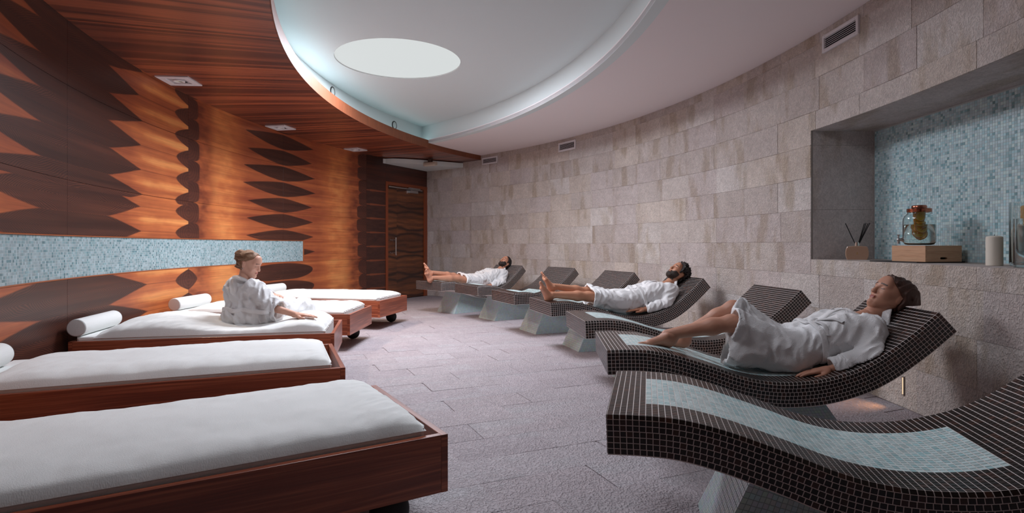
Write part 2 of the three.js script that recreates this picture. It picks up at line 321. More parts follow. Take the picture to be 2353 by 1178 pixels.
// timber ceiling
const redWood = (u, v) => {
  const g = tfbm(u, v, 3, 60, 4, 311), w = tfbm(u, v, 2, 6, 3, 371), bands = tfbm(u + 0.02 * w, v + 0.03 * w, 1, 22, 3, 399);
  let c = mixc([92, 44, 32], [164, 86, 56], smooth(0.3, 0.72, bands)); c = mixc(c, [64, 30, 24], smooth(0.55, 0.85, g) * 0.55);
  const fine = tfbm(u, v, 8, 256, 2, 421); return c.map((x) => x * (0.88 + 0.24 * fine));
};
const stripeTex = texture(1024, 1024, redWood, true, [1 / 2.4, 1 / 1.6]);
const stripeMat = phys({ map: stripeTex, roughness: 0.38, clearcoat: 0.25, clearcoatRoughness: 0.2 });
{
  const wc = structure('ceiling_timber', null, null, 'red brown striped timber ceiling along the panelled wall');
  const rIn = (deg) => { const dx = Math.cos(deg * D2R), dy = Math.sin(deg * D2R), ox = WD.c[0] - FA.c[0], oy = WD.c[1] - FA.c[1], b = ox * dx + oy * dy; return -b + Math.sqrt(b * b - (ox * ox + oy * oy - (FA.r + 0.0078) ** 2)); };
  const rOut = (deg) => { const dx = Math.cos(deg * D2R), dy = Math.sin(deg * D2R), ox = WD.c[0] - ST.c[0], oy = WD.c[1] - ST.c[1], b = ox * dx + oy * dy, q = b * b - (ox * ox + oy * oy - (ST.r + 0.03) ** 2); return q < 0 ? 0 : Math.min(WD.r + 0.04, -b + Math.sqrt(q)); };
  const edges = []; for (let a = 153.2 - 21.1; a <= 245; a += 7.03) edges.push(a); 
  for (let i = 0; i < edges.length - 1; i++) {
    let a0 = edges[i], a1 = edges[i + 1]; while (rOut(a0) <= rIn(a0) + 0.004 && a0 < a1) a0 += 0.05; while (rOut(a1) <= rIn(a1) + 0.004 && a1 > a0) a1 -= 0.05;
    if (a1 - a0 < 0.3) continue;
    const g = 0.0015 / 8 / D2R, o = rr(0, 2);
    const P = (u, v, w) => { const a = lerp(a0 + g, a1 - g, v), r = lerp(rIn(a), rOut(a), u); return [WD.c[0] + r * Math.cos(a * D2R), lerp(Y_WOOD + 0.03, Y_WOOD, w), -(WD.c[1] + r * Math.sin(a * D2R))]; };
    part(wc, 'ceiling_panel', slabGeo(P, 8, 8, (u, v) => { const a = lerp(a0, a1, v), r = lerp(rIn(a), rOut(a), u); return [r + o, a * D2R * 8.3 + o]; }, 0.001, 0.001, 0.9), stripeMat);
  }
  const Sf = cross(ST, FA, true), Sn = cross(ST, FA, false);
  part(wc, 'fascia', ringGeo(FA.c, FA.r, FA.r + 0.008, angOf(FA, Sf), angOf(FA, Sn), Y_WOOD - 0.002, Y_FASCIA, 80), phys({ map: texture(512, 128, (u, v) => { const g = tfbm(u, v, 96, 3, 3, 511), w = tfbm(u, v, 12, 2, 3, 531); return mixc([104, 54, 32], [140, 80, 48], 0.6 * g + 0.4 * w); }, true, [1 / 2, 1 / 0.5]), roughness: 0.6 }), 'lighter curved timber edge band');
  part(wc, 'ceiling_backing', ringGeo(FA.c, FA.r + 0.026, FA.r + 1.6, 140, 232, Y_WOOD + 0.032, Y_WOOD + 0.07, 60), darkMat);
}
// ---------------------------------------------------------------- timber wall: book-matched veneer panels with a mosaic band
const SEAM = [153.2, 167.3, 181.24, 195.33, 209.4, 223.5, 234], STRIP = { y0: 0.848, y1: 1.172, a0: 164.06 };
const arcM = (deg) => (deg - 153.2) * D2R * WD.r;
function veneer(a, h) {      // a metres along the wall from the door end, h height
  const deg = 153.2 + a / WD.r / D2R;
  const spear = deg > SEAM[2], seam = spear ? SEAM[3] : SEAM[1], far = deg < seam ? (spear ? SEAM[2] : SEAM[0]) : (spear ? SEAM[4] : SEAM[2]);
  const x = Math.abs(deg - seam) / Math.abs(far - seam), left = deg > seam;
  let c, hh;
  if (h < 0.845) { const k = Math.floor((h - 0.03) / 0.2717); c = 0.03 + (k + 0.5) * 0.2717; hh = 0.136; }
  else { const o = spear && h > 1.56 ? 0.1211 : 0, k = Math.floor((h - 1.604 + o) / 0.2423); c = 1.604 - o + (k + 0.5) * 0.2423; hh = 0.1211; }
  const wob = 0.05 * fbm(a * 1.5, h * 4, 1, 3), t0 = (h - c) / hh, t = Math.abs(t0), low = h < 0.845;
  const vary = 0.9 + 0.2 * hash(Math.round(c * 50), Math.round(seam), 5);
  // outline of the dark heart figure
  let inside;
  if (spear) { const tip = (left ? 0.62 : 0.575) * (0.96 + 0.08 * (vary - 0.9) * 5) + (low ? 0.04 : 0), x0 = left ? 0.17 : 0.30; inside = 1.02 - 1.02 * Math.pow(clamp((x + wob * 0.25 - x0) / (tip - x0)), 1.12) - t; if (x > tip) inside = Math.min(inside, -0.02); }
  else { const tip = (left ? 0.41 : 0.345) * vary; const q = clamp((x + wob * 0.12) / tip); inside = (low ? 0.96 * Math.sqrt(1 - q * q) : 0.9 * (1 - Math.pow(q, 1.45))) - t * (1 + 0.12 * Math.sign(t0)); if (x > tip) inside = Math.min(inside, -0.05); }
  const capL = (spear ? (low ? 0.12 : 0.13) : low && left ? 0.085 : 0.112) * (0.85 + 0.3 * hash(Math.round(c * 50), Math.round(far), 9));
  const cap = capL * (spear || (low && left) ? 1 - Math.pow(t * 1.12, 1.7) : Math.cbrt(Math.max(0, 1 - Math.pow(t * 0.98, low ? 2.5 : 6)))) - (1 - x) + wob * 0.06;
  const soft = spear ? 0.05 : 0.06;
  const dk = smooth(-soft * 0.4, soft, inside), dc = smooth(-0.002, 0.012, cap);
  // pale wood with long fibres, warmer gold where the sapwood runs
  const fib = tfbm(a * 0.11 + wob * 0.02, h * 0.35, 6, 64, 4, 811), fine = tfbm(a * 0.13, h * 0.5, 24, 256, 2, 821), mott = fbm(a * 2.4, h * 5, 3, 3);
  const gx = spear ? smooth(0.40, 0.66, x) : smooth(0.36, 0.6, x) * (1 - 0.7 * smooth(0.72, 0.9, x));
  const gold = clamp(gx * (spear ? 0.35 + 0.65 * smooth(0.35, 1, t) : 0.75) + 0.25 * mott + (low ? 0.15 : 0));
  let col = mixc([146, 70, 43], [222, 130, 72], clamp(0.25 + 0.75 * gold + (fib - 0.5) * 0.9));
  col = mixc(col, [246, 178, 106], clamp((gold - 0.62) * 1.5) * (0.5 + 0.6 * fib));
  col = mixc(col, [98, 44, 28], smooth(0.05, 0.0, Math.abs(inside)) * 0.55);            // dark rim line
  if (!spear) col = mixc(col, [96, 42, 28], smooth(capL + 0.22, capL, 1 - x) * clamp(0.35 + mott * 0.9));
  // dark heartwood with nested growth lines
  const lines = spear ? x * 2.2 * 15 + t * 5.5 + 3.2 * fbm(a * 1.1, h * 2.6, 6, 2) + wob * 5 : (inside * 7 + 1.6 * fbm(a * 2, h * 6, 6, 2) + x * 9);
  const ln = Math.pow(0.5 + 0.5 * Math.sin(lines * 6.283 * (spear ? 1.6 : 1.3) + 2.2 * fbm(a * 6, h * 16, 8, 2)), 2);
  let dcol = mixc([64, 32, 24], [112, 62, 44], ln * 0.85 * (0.5 + fib) + (fib - 0.5) * 0.8);
  const hsh = hash(Math.round(c * 50) + (t0 > 0 ? 1 : 0), Math.round(seam), 3);
  dcol = dcol.map((q) => q * (0.78 + 0.16 * hsh));
  const ccol = mixc([66, 34, 27], [100, 55, 40], 0.5 * (0.5 + 0.5 * Math.sin((Math.hypot((1 - x) * 14, t) + wob) * 22)) + (t0 > 0 ? 0 : 0.3));
  col = mixc(col, dcol, dk * 0.96); col = mixc(col, ccol, dc * 0.95);
  return col.map((q) => q * (0.93 + 0.14 * fine));
}
const VW = arcM(SEAM[2]), VH = Y_WOOD;
const veneerMats = [0, 1].map((k) => phys({ map: texture(1500, 1000, (u, v) => veneer((k + u) * VW, v * VH), true), roughness: 0.46, clearcoat: 0.22, clearcoatRoughness: 0.3 }));
const trimWood = phys({ color: 0xa85c34, roughness: 0.4 });
{
  const w = structure('wall_left', ringGeo(WD.c, WD.r + 0.022, WD.r + 0.22, wdA0, wdA1, -0.02, Y_WOOD + 0.1, 60), darkMat, 'curved timber panelled wall with book-matched veneer');
  const panel = (a0, a1, y0, y1) => {
    const g = 0.0011, k = a0 >= SEAM[2] - 0.01 ? 1 : 0, n = Math.max(2, Math.round((a1 - a0) / 0.9));
    const P = (u, v, q) => { const a = lerp(a0 + g / WD.r / D2R, a1 - g / WD.r / D2R, u), p = onArc(WD, a, lerp(WD.r + 0.02, WD.r, q)); return [p[0], lerp(y0 + g, y1 - g, v), -p[1]]; };
    part(w, 'veneer_panel', slabGeo(P, n, 1, (u, v) => [arcM(lerp(a0, a1, u)) / VW - k, lerp(y0, y1, v) / VH], 0.0006, 0.001, 0.93), veneerMats[k]);
  };
  for (let i = 0; i < SEAM.length - 1; i++) {
    const a0 = SEAM[i], a1 = SEAM[i + 1];
    panel(a0, a1, 0, STRIP.y0 - 0.008);
    if (i === 0) panel(a0, STRIP.a0 - 0.1, STRIP.y0 - 0.008, 1.604), panel(STRIP.a0 - 0.1, a1, STRIP.y1 + 0.008, 1.604); else panel(a0, a1, STRIP.y1 + 0.008, 1.604);
    panel(a0, a1, 1.604, 2.331); panel(a0, a1, 2.331, Y_WOOD + 0.01);
  }
  for (const y of [STRIP.y0 - 0.008, STRIP.y1]) part(w, 'band_trim', ringGeo(WD.c, WD.r - 0.003, WD.r + 0.02, STRIP.a0 - 0.1, SEAM[6], y, y + 0.008, 60), trimWood);
  part(w, 'band_trim', ringGeo(WD.c, WD.r - 0.003, WD.r + 0.02, STRIP.a0 - 0.1, STRIP.a0, STRIP.y0, STRIP.y1, 2), trimWood);
  part(w, 'band_grout', ringGeo(WD.c, WD.r + 0.008, WD.r + 0.02, STRIP.a0, SEAM[6], STRIP.y0, STRIP.y1, 60), mat({ color: 0xc2cccc }));
  const T = new Tiles(), p = 0.0203, da = p / WD.r / D2R;
  for (let a = STRIP.a0 + 0.02; a < 212; a += da) for (let r = 0; r < 16; r++) {
    const y = STRIP.y0 + 0.0005 + r * (STRIP.y1 - STRIP.y0 - 0.001) / 16, y1 = y + (STRIP.y1 - STRIP.y0 - 0.001) / 16, A = onArc(WD, a, WD.r + 0.008), B = onArc(WD, a + da, WD.r + 0.008);
    T.add([[A[0], y, -A[1]], [A[0], y1, -A[1]], [B[0], y1, -B[1]], [B[0], y, -B[1]]].reverse(), [-Math.cos(a * D2R), 0, Math.sin(a * D2R)], 0.0012, poolBlue().map((x) => x * 0.9), 0.12);
  }
  tag(part(w, 'mosaic_tiles', T.build(), tileMat(0.3)), 'pale blue glass mosaic band', null, null, 'stuff');
}
// ---------------------------------------------------------------- end wall with the door
const END = { l: Math.hypot(JAMB[0] - CORNER[0], JAMB[1] - CORNER[1]) };
END.u = [(JAMB[0] - CORNER[0]) / END.l, (JAMB[1] - CORNER[1]) / END.l]; END.n = [-END.u[1], END.u[0]];   // n points into the room
if (END.n[0] < 0) END.n = [-END.n[0], -END.n[1]];
const endP = (s, y, o) => [CORNER[0] + END.u[0] * s + END.n[0] * o, y, -(CORNER[1] + END.u[1] * s + END.n[1] * o)];
{
  const endSlab = (s0, s1, y0, y1, o0, o1, uo = 0, sc = 1) => slabGeo((u, v, w) => endP(lerp(s0, s1, u), lerp(y0, y1, v), lerp(o0, o1, w)), 1, 1, (u, v) => [(uo + lerp(s0, s1, u)) * sc, lerp(y0, y1, v) * sc], 0.001, 0.001, 0.93, true);
  const darkVeneer = phys({ map: texture(512, 1024, (u, v) => {
    const a = u * 0.6, h = v * 2.9, k = Math.floor(h / 0.27), t = Math.abs((h - (k + 0.5) * 0.27) / 0.135), wob = 0.12 * fbm(a * 3, h * 4, 2, 3), fib = tfbm(u, v, 4, 96, 3, 841);
    const neck = 0.10 + 0.10 * smooth(0.3, 1, u) + 0.08 * hash(k, 1, 1), gap = smooth(1 - neck, 1 - neck * 0.3, t);
    const ln = Math.pow(0.5 + 0.5 * Math.sin((t * 2.2 + u * 2 + wob) * 16), 3);
    return mixc(mixc([62, 32, 26], [92, 52, 38], ln * 0.5 + (fib - 0.5)), [148, 76, 44], gap * 0.8);
  }, true, [1 / 0.6, 1 / 2.9]), roughness: 0.38, clearcoat: 0.3, clearcoatRoughness: 0.2 });
  const w = structure('wall_back', endSlab(-0.05, END.l + 0.05, -0.02, Y_WHITE, -0.2, -0.03), darkMat, 'dark timber end wall around the door');
  part(w, 'veneer_panel', endSlab(1.352, END.l, 0, 2.376, -0.03, 0), darkVeneer);
  const header = phys({ map: texture(512, 256, (u, v) => { const f = tfbm(u, v, 3, 40, 4, 851), b = tfbm(u + 0.1 * f, v, 2, 3, 2, 857); return mixc([52, 26, 20], [98, 48, 34], smooth(0.3, 0.8, b * 0.6 + f * 0.4)); }, true, [1 / 1.9, 1 / 0.6]), roughness: 0.4, clearcoat: 0.25 });
  part(w, 'veneer_panel', endSlab(0, 1.352, 2.376, Y_WOOD, -0.03, 0, 0.3), header);
  part(w, 'veneer_panel', endSlab(1.352, END.l, 2.376, Y_WOOD, -0.03, 0, 0.1), header);
  const d = structure('door_1', null, null, 'timber door with wavy dark stripes, long pull handle and closer');
  part(d, 'door_frame', merge([endSlab(1.29, 1.352, 0, 2.376, -0.03, 0.012), endSlab(0.0, 0.10, 0, 2.376, -0.03, 0.012), endSlab(0.10, 1.29, 2.312, 2.376, -0.03, 0.012)]), phys({ color: 0x8a4426, roughness: 0.4 }));
  const leafTex = texture(512, 1024, (u, v) => {
    const s = u, h = v * 2.3, w0 = 0.05 * fbm(s * 1.2, h * 2.5, 4, 3), c = 0.62 - Math.abs(s - 0.35) * 0.0;
    const k = h / 0.46, f = Math.abs((k - Math.floor(k)) - 0.5) * 2, bulge = 0.55 + 0.3 * Math.cos((s - 0.45) * 2.6), e = f - bulge + w0 * 3;
    const band = Math.exp(-e * e * 70), second = Math.exp(-((f - bulge * 0.35 + w0 * 4) ** 2) * 60) * 0.35, fib = tfbm(u, v, 4, 140, 4, 861);
    let col = mixc([84, 46, 27], [142, 84, 46], clamp(fib * 0.9 + 0.25 * Math.sin(h * 9 + s))); return mixc(col, [44, 24, 18], clamp(band * 0.85 + second));
  }, true, [1, 1 / 2.3]);
  const lf = part(d, 'door_leaf', endSlab(0.102, 1.288, 0.012, 2.31, -0.03, -0.012), phys({ map: leafTex, roughness: 0.36, clearcoat: 0.3 }), 'door leaf with wavy dark stripes');
  const bar = (s, y0, y1, o, r) => { const p = endP(s, (y0 + y1) / 2, o); return new THREE.CylinderGeometry(r, r, y1 - y0, 14).translate(...p); };
  const post = (s, y, o0, o1, r) => { const a = new THREE.Vector3(...endP(s, y, o0)), b = new THREE.Vector3(...endP(s, y, o1)); return new THREE.TubeGeometry(new THREE.LineCurve3(a, b), 1, r, 12); };
  part(lf, 'pull_handle', merge([bar(1.10, 0.90, 1.26, 0.05, 0.011), post(1.10, 0.95, -0.012, 0.05, 0.009), post(1.10, 1.21, -0.012, 0.05, 0.009)]), steel);
  part(lf, 'rosette', merge([post(1.17, 0.95, -0.012, -0.002, 0.024), post(1.17, 1.21, -0.012, -0.002, 0.024)]), steel);
  part(lf, 'door_closer', merge([endSlab(0.36, 0.62, 2.20, 2.255, -0.012, 0.04), endSlab(0.2, 1.27, 2.265, 2.285, 0.014, 0.03), endSlab(0.28, 0.66, 2.288, 2.31, 0.014, 0.04)]), steel, 'steel door closer with slide rail');
}
// low white soffit over the far corner
{
  const a = endP(1.43, 0, 0), pts = [[a[0], -a[2]], ...new THREE.QuadraticBezierCurve(new THREE.Vector2(a[0] + 0.05, -a[2] + 0.02), new THREE.Vector2(-2.25, 11.0), new THREE.Vector2(-1.02, 11.80)).getPoints(24).map((p) => [p.x, p.y]), ...arcPts(ST, 50.3, stA1, 6, ST.r + 0.01), CORNER];
  structure('ceiling_soffit', flat(pts, 2.722, 0.09), plasterWhite, 'small white curved soffit in the far corner above the door');
}

// ---------------------------------------------------------------- fittings
function ceilingSpot(x, d, size, deg, label) {
  const g = thing('ceiling_spotlight', label, 'spotlight', [x, Y_WOOD, -d], deg * D2R, 'square recessed spotlights in the timber ceiling'), h = size / 2, b = size * 0.2;
  const fr = new THREE.Shape(); fr.moveTo(-h, -h); fr.lineTo(h, -h); fr.lineTo(h, h); fr.lineTo(-h, h); fr.closePath();
  const ho = new THREE.Path(), q = h - b; ho.moveTo(-q, -q); ho.lineTo(-q, q); ho.lineTo(q, q); ho.lineTo(q, -q); ho.closePath(); fr.holes.push(ho);
  part(g, 'frame', new THREE.ExtrudeGeometry(fr, { depth: 0.012, bevelEnabled: true, bevelSize: 0.002, bevelThickness: 0.002, bevelSegments: 1 }).rotateX(Math.PI / 2), whiteMetal);
  part(g, 'inner_plate', boxGeo(q * 1.96, 0.003, q * 1.96, 0, -0.003, 0), mat({ color: 0xb9b4b8, roughness: 0.5 }));
  part(g, 'lamp_ring', new THREE.TorusGeometry(q * 0.5, 0.010, 10, 28).rotateX(Math.PI / 2).translate(0, -0.009, 0), whiteMetal);
  part(g, 'lamp', new THREE.CylinderGeometry(q * 0.46, q * 0.46, 0.004, 28).translate(0, -0.006, 0), mat({ color: 0x777777, emissive: 0xffe6cc, emissiveIntensity: 0.2 }));
  const sl = new THREE.SpotLight(0xffe6d2, 7, 0, 0.85, 0.9, 2); sl.name = 'spotlight_light'; const R = WD.r - 2.4, ph = Math.atan2(d - WD.c[1], x - WD.c[0]); sl.position.set(x, Y_WOOD - 0.03, -d); sl.target.position.set(WD.c[0] + R * Math.cos(ph), 0.0, -(WD.c[1] + R * Math.sin(ph))); sl.castShadow = true; sl.shadow.radius = 2; scene.add(sl, sl.target);
  const slot = part(g, 'shadow_slot', merge([0, 1, 2].map((k) => boxGeo(q * 0.75, 0.003, 0.010, q * 0.25, -0.007, -q * 0.62 + k * 0.022))), darkMat);
  return g;
}
ceilingSpot(-3.49, 5.93, 0.32, 5, 'square white ceiling spotlight nearest to the camera');
ceilingSpot(-3.39, 8.29, 0.30, -10, 'middle of the three square white ceiling spotlights');
ceilingSpot(-2.82, 10.20, 0.29, -22, 'square white ceiling spotlight farthest back near the door');
function vent(a0, a1, y0, y1, label) {
  const g = thing('air_grille', label, 'vent', [0, 0, 0], 0, 'white air grilles high on the stone wall');
  const am = (a0 + a1) / 2, p = onArc(ST, stDeg(am)), w = Math.abs(a1 - a0); g.position.set(p[0], (y0 + y1) / 2, -p[1]); g.rotation.y = -Math.PI / 2 + stDeg(am) * D2R; // local z into the room
  const h = y1 - y0, b = h * 0.16, s = new THREE.Shape(); s.moveTo(-w / 2, -h / 2); s.lineTo(w / 2, -h / 2); s.lineTo(w / 2, h / 2); s.lineTo(-w / 2, h / 2); s.closePath();
  const ho = new THREE.Path(); ho.moveTo(-w / 2 + b, -h / 2 + b); ho.lineTo(-w / 2 + b, h / 2 - b); ho.lineTo(w / 2 - b, h / 2 - b); ho.lineTo(w / 2 - b, -h / 2 + b); ho.closePath(); s.holes.push(ho);
  part(g, 'frame', new THREE.ExtrudeGeometry(s, { depth: 0.016, bevelEnabled: true, bevelSize: 0.002, bevelThickness: 0.002, bevelSegments: 1 }).translate(0, 0, 0.004), whiteMetal);
  part(g, 'duct', boxGeo(w - b * 1.5, h - b * 1.5, 0.004, 0, 0, 0.004), darkMat);
  for (let i = 0; i < 6; i++) part(g, 'slat', boxGeo(w - 2 * b, 0.003, 0.010, 0, 0, 0).rotateX(0.45).translate(0, -h / 2 + b + (i + 0.5) * (h - 2 * b) / 6, 0.013), whiteMetal);
  for (const sx of [-1, 1]) for (const sy of [-1, 1]) part(g, 'screw', new THREE.CylinderGeometry(0.003, 0.003, 0.002, 8).rotateX(Math.PI / 2).translate(sx * (w / 2 - b * 1.6), sy * (h / 2 - b / 2), 0.0225), steel);
  return g;
}
vent(0.81, 0.361, 2.716, 2.856, 'large white air grille nearest, above the niche');
vent(6.227, 5.78, 2.712, 2.862, 'white air grille in the middle of the stone wall');
vent(8.38, 7.947, 2.722, 2.856, 'white air grille farthest back beside the timber ceiling tip');
for (const [deg, y, label] of [[160.3, 3.105, 'round ring fitting on the recess wall nearer the far corner'], [174.4, 3.145, 'round ring fitting on the recess wall left of the skylight']]) {
  const p = onArc(FA, deg, FA.r + 0.22), g = thing('wall_ring', label, 'wall fitting', [p[0], y, -p[1]], Math.PI / 2 + (deg - 180) * D2R, 'round fittings on the recess wall');
  part(g, 'ring', new THREE.TorusGeometry(0.062, 0.009, 12, 36).translate(0, 0, 0.006), mat({ color: 0x2c2a28, roughness: 0.5 }));
  part(g, 'cover_disc', new THREE.CylinderGeometry(0.06, 0.06, 0.012, 36).rotateX(Math.PI / 2).translate(0, 0, 0.005), mat({ color: 0xcfd6d4 }));
}
{
  const g = thing('emergency_light', 'small beige oblong emergency light hung below timber ceiling near door', 'light', [-1.63, Y_WOOD, -11.28], -0.55);
  part(g, 'housing', boxGeo(0.32, 0.066, 0.075, 0, -0.105, 0, 0.016), mat({ color: 0xcbbfae, roughness: 0.5 }));
  part(g, 'lens', boxGeo(0.28, 0.02, 0.05, 0, -0.139, 0, 0.006), mat({ color: 0xe4dccd, roughness: 0.35 }));
  part(g, 'mount', boxGeo(0.09, 0.074, 0.04, 0, -0.037, 0), mat({ color: 0x4a3a32 }));
}
{ // slit light low in the stone wall
  const a = -0.643, p = onArc(ST, a, ST.r - 0.004), g = thing('wall_slit_light', 'narrow glowing vertical slit light low in stone wall', 'light', [p[0], 0.147, -p[1]], -Math.PI / 2 + a * D2R);
  part(g, 'glowing_slit', boxGeo(0.007, 0.112, 0.006, 0, 0, 0.002), mat({ color: 0x221a10, emissive: 0xffd9b0, emissiveIntensity: 0.75 }));
  part(g, 'bezel', merge([boxGeo(0.004, 0.124, 0.008, -0.008, 0, 0.001), boxGeo(0.004, 0.124, 0.008, 0.008, 0, 0.001), boxGeo(0.02, 0.005, 0.008, 0, 0.06, 0.001), boxGeo(0.02, 0.005, 0.008, 0, -0.06, 0.001)]), mat({ color: 0x8a8078, roughness: 0.5 }));
  const l = new THREE.SpotLight(0xffb070, 0.2, 0, 0.8, 0.9, 2); l.name = 'slit_light'; const q = onArc(ST, a, ST.r - 0.02), t = onArc(ST, a + 1.2, ST.r - 0.6); l.position.set(q[0], 0.12, -q[1]); l.target.position.set(t[0], 0, -t[1]); l.castShadow = true; l.shadow.radius = 0.4; scene.add(l, l.target);
}
// ---------------------------------------------------------------- tiled loungers
const KL = 0.58 / 0.65, LW = 0.71, LT = 0.138;
const profile = new THREE.CatmullRomCurve3([[0, .449], [.12, .453], [.24, .451], [.34, .438], [.46, .411], [.58, .375], [.69, .34], [.80, .303], [.905, .279], [1.0, .268], [1.08, .266], [1.18, .272], [1.285, .287], [1.4, .318], [1.5, .355], [1.58, .397], [1.66, .449], [1.82, .573], [1.955, .693]].map(([s, h]) => new THREE.Vector3(s * KL, 1.1 - (1.1 - h) * KL + 0.01, 0)), false, 'centripetal');
const NP = 400, prof = profile.getSpacedPoints(NP), profLen = profile.getLength();
const profAt = (l) => { const t = clamp(l / profLen) * NP, i = Math.min(NP - 1, Math.floor(t)), a = prof[i], b = prof[i + 1], f = t - i; return { x: lerp(a.x, b.x, f), y: lerp(a.y, b.y, f) }; };
const profN = (l) => { const a = profAt(l - 0.01), b = profAt(l + 0.01), dx = b.x - a.x, dy = b.y - a.y, n = Math.hypot(dx, dy); return { x: -dy / n, y: dx / n }; };
const profOff = (l, o) => { const p = profAt(l), n = profN(l); return { x: p.x - n.x * o, y: p.y - n.y * o }; };
const seatY = (x) => { let best = prof[0]; for (const p of prof) if (Math.abs(p.x - x) < Math.abs(best.x - x)) best = p; return best.y; };
const brown = () => { const k = rnd(), b = 0.6 + 0.8 * rnd(); return (k < 0.22 ? [0.042, 0.016, 0.010] : k < 0.5 ? [0.014, 0.008, 0.006] : [0.008, 0.0055, 0.005]).map((x) => x * b); };
const groutMat = mat({ color: 0xe6dcd8, roughness: 0.95, side: THREE.DoubleSide });
const darkTile = new THREE.MeshPhysicalMaterial({ vertexColors: true, roughness: 0.3, clearcoat: 0.2, clearcoatRoughness: 0.12 });
const blueTile = tileMat(0.25);
const TP = LW / 33;
function loungerTiles(single) {
  const dark = new Tiles(), blue = new Tiles(), singles = [];
  const bev = 0.014, hz = LW / 2, th = 0.0010;
  const rows = Math.round(profLen / TP), pitch = profLen / rows;
  // top, with the light inlay
  for (let i = 0; i < rows; i++) {
    const l0 = i * pitch, l1 = l0 + pitch, nrm = profN((l0 + l1) / 2), a = profOff(l0, 0.004), b = profOff(l1, 0.004), s = (l0 + l1) / 2;
    for (let j = 0; j < 33; j++) {
      const z0 = -hz + bev + j * (LW - 2 * bev) / 33, z1 = z0 + (LW - 2 * bev) / 33;
      const inlay = i >= 6 && l1 < 1.275 && j >= 7 && j < 26, q = [[a.x, a.y, z1], [b.x, b.y, z1], [b.x, b.y, z0], [a.x, a.y, z0]];
      (inlay ? blue : dark).add(q, [nrm.x, nrm.y, 0], th, inlay ? inlayBlue() : brown());
    }
    for (const sg of [1, -1]) {   // slanted edge row
      const c = profOff(l0, 0.004 + bev), d = profOff(l1, 0.004 + bev), zi = sg * (hz - bev), zo = sg * (hz - 0.003);
      const q = [[a.x, a.y, zi], [c.x, c.y, zo], [d.x, d.y, zo], [b.x, b.y, zi]]; if (sg < 0) q.reverse();
      dark.add(q, [nrm.x * 0.7, nrm.y * 0.7, 0.7 * sg], th, brown());
    }
  }
  // flanks: six and a bit rows that follow the curve
  const depth = LT - bev - 0.006, nr = 6, ph = depth / nr;
  for (const sg of [1, -1]) for (let r = 0; r < nr; r++) {
    const o0 = 0.004 + bev + r * ph, o1 = o0 + ph;
    let len = 0; const acc = [0]; for (let k = 1; k <= 300; k++) { const p = profOff(profLen * (k - 1) / 300, (o0 + o1) / 2), q = profOff(profLen * k / 300, (o0 + o1) / 2); len += Math.hypot(q.x - p.x, q.y - p.y); acc.push(len); }
    const at = (x) => { let lo = 0, hi = 300; while (hi - lo > 1) { const m = (lo + hi) >> 1; if (acc[m] < x) lo = m; else hi = m; } return profLen * (lo + (x - acc[lo]) / Math.max(1e-9, acc[hi] - acc[lo])) / 300; };
    const n = Math.round(len / TP);
    for (let i = 0; i < n; i++) {
      const la = at(i * len / n), lb = at((i + 1) * len / n), A = profOff(la, o1), B = profOff(lb, o1), C = profOff(lb, o0), D = profOff(la, o0), z = sg * (hz - 0.003);
      const q = [[A.x, A.y, z], [B.x, B.y, z], [C.x, C.y, z], [D.x, D.y, z]]; if (sg < 0) q.reverse();
      if (single && sg > 0 && i < 50) singles.push({ q, n: [0, 0, sg], col: brown() }); else dark.add(q, [0, 0, sg], th, brown());
    }
  }
  // foot face and head face
  for (const end of [0, 1]) {
    const l = end ? profLen : 0, sg = end ? 1 : -1, n = profN(l), t = { x: n.y * sg, y: -n.x * sg };
    for (let r = -1; r < nr; r++) for (let j = 0; j < 33; j++) {
      const o0 = r < 0 ? 0.004 : 0.004 + bev + r * ph, o1 = r < 0 ? 0.004 + bev : o0 + ph, z0 = -hz + 0.004 + j * (LW - 0.008) / 33, z1 = z0 + (LW - 0.008) / 33;
      const A = profOff(l, o0), B = profOff(l, o1), q = [[A.x, A.y, z0], [A.x, A.y, z1], [B.x, B.y, z1], [B.x, B.y, z0]]; if (!end) q.reverse();
      dark.add(q.map((v) => [v[0] + t.x * 0.001, v[1] + t.y * 0.001, v[2]]).reverse().reverse(), [t.x, t.y, 0], th, brown());
    }
  }
  return { dark: dark.build(), blue: blue.build(), singles };
}
function inlayBlue() { const k = rnd(), b = 0.85 + 0.3 * rnd(); return (k < 0.2 ? [0.46, 0.70, 0.73] : [0.62, 0.78, 0.79]).map((x) => x * b); }
const slabBody = (() => {
  const n = 120, bev = 0.014, ext = (o0, o1, w) => {
    const pts = []; for (let i = 0; i <= n; i++) { const p = profOff(profLen * i / n, o0); pts.push(new THREE.Vector2(p.x, p.y)); }
    for (let i = n; i >= 0; i--) { const p = profOff(profLen * i / n, o1); pts.push(new THREE.Vector2(p.x, p.y)); }
    return new THREE.ExtrudeGeometry(new THREE.Shape(pts), { depth: w, bevelEnabled: false, steps: 1 }).translate(0, 0, -w / 2);
  };
  const slope = (sg) => sheet((u, v) => { const p = profOff(profLen * u, 0.0045 + bev * v); return [p.x, p.y, sg * (LW / 2 - bev + (bev - 0.003) * v)]; }, n, 1);
  return merge([ext(0.0045 + bev, LT, LW - 0.006), ext(0.0045, 0.0045 + bev, LW - 2 * bev), slope(1), slope(-1)]);
})();
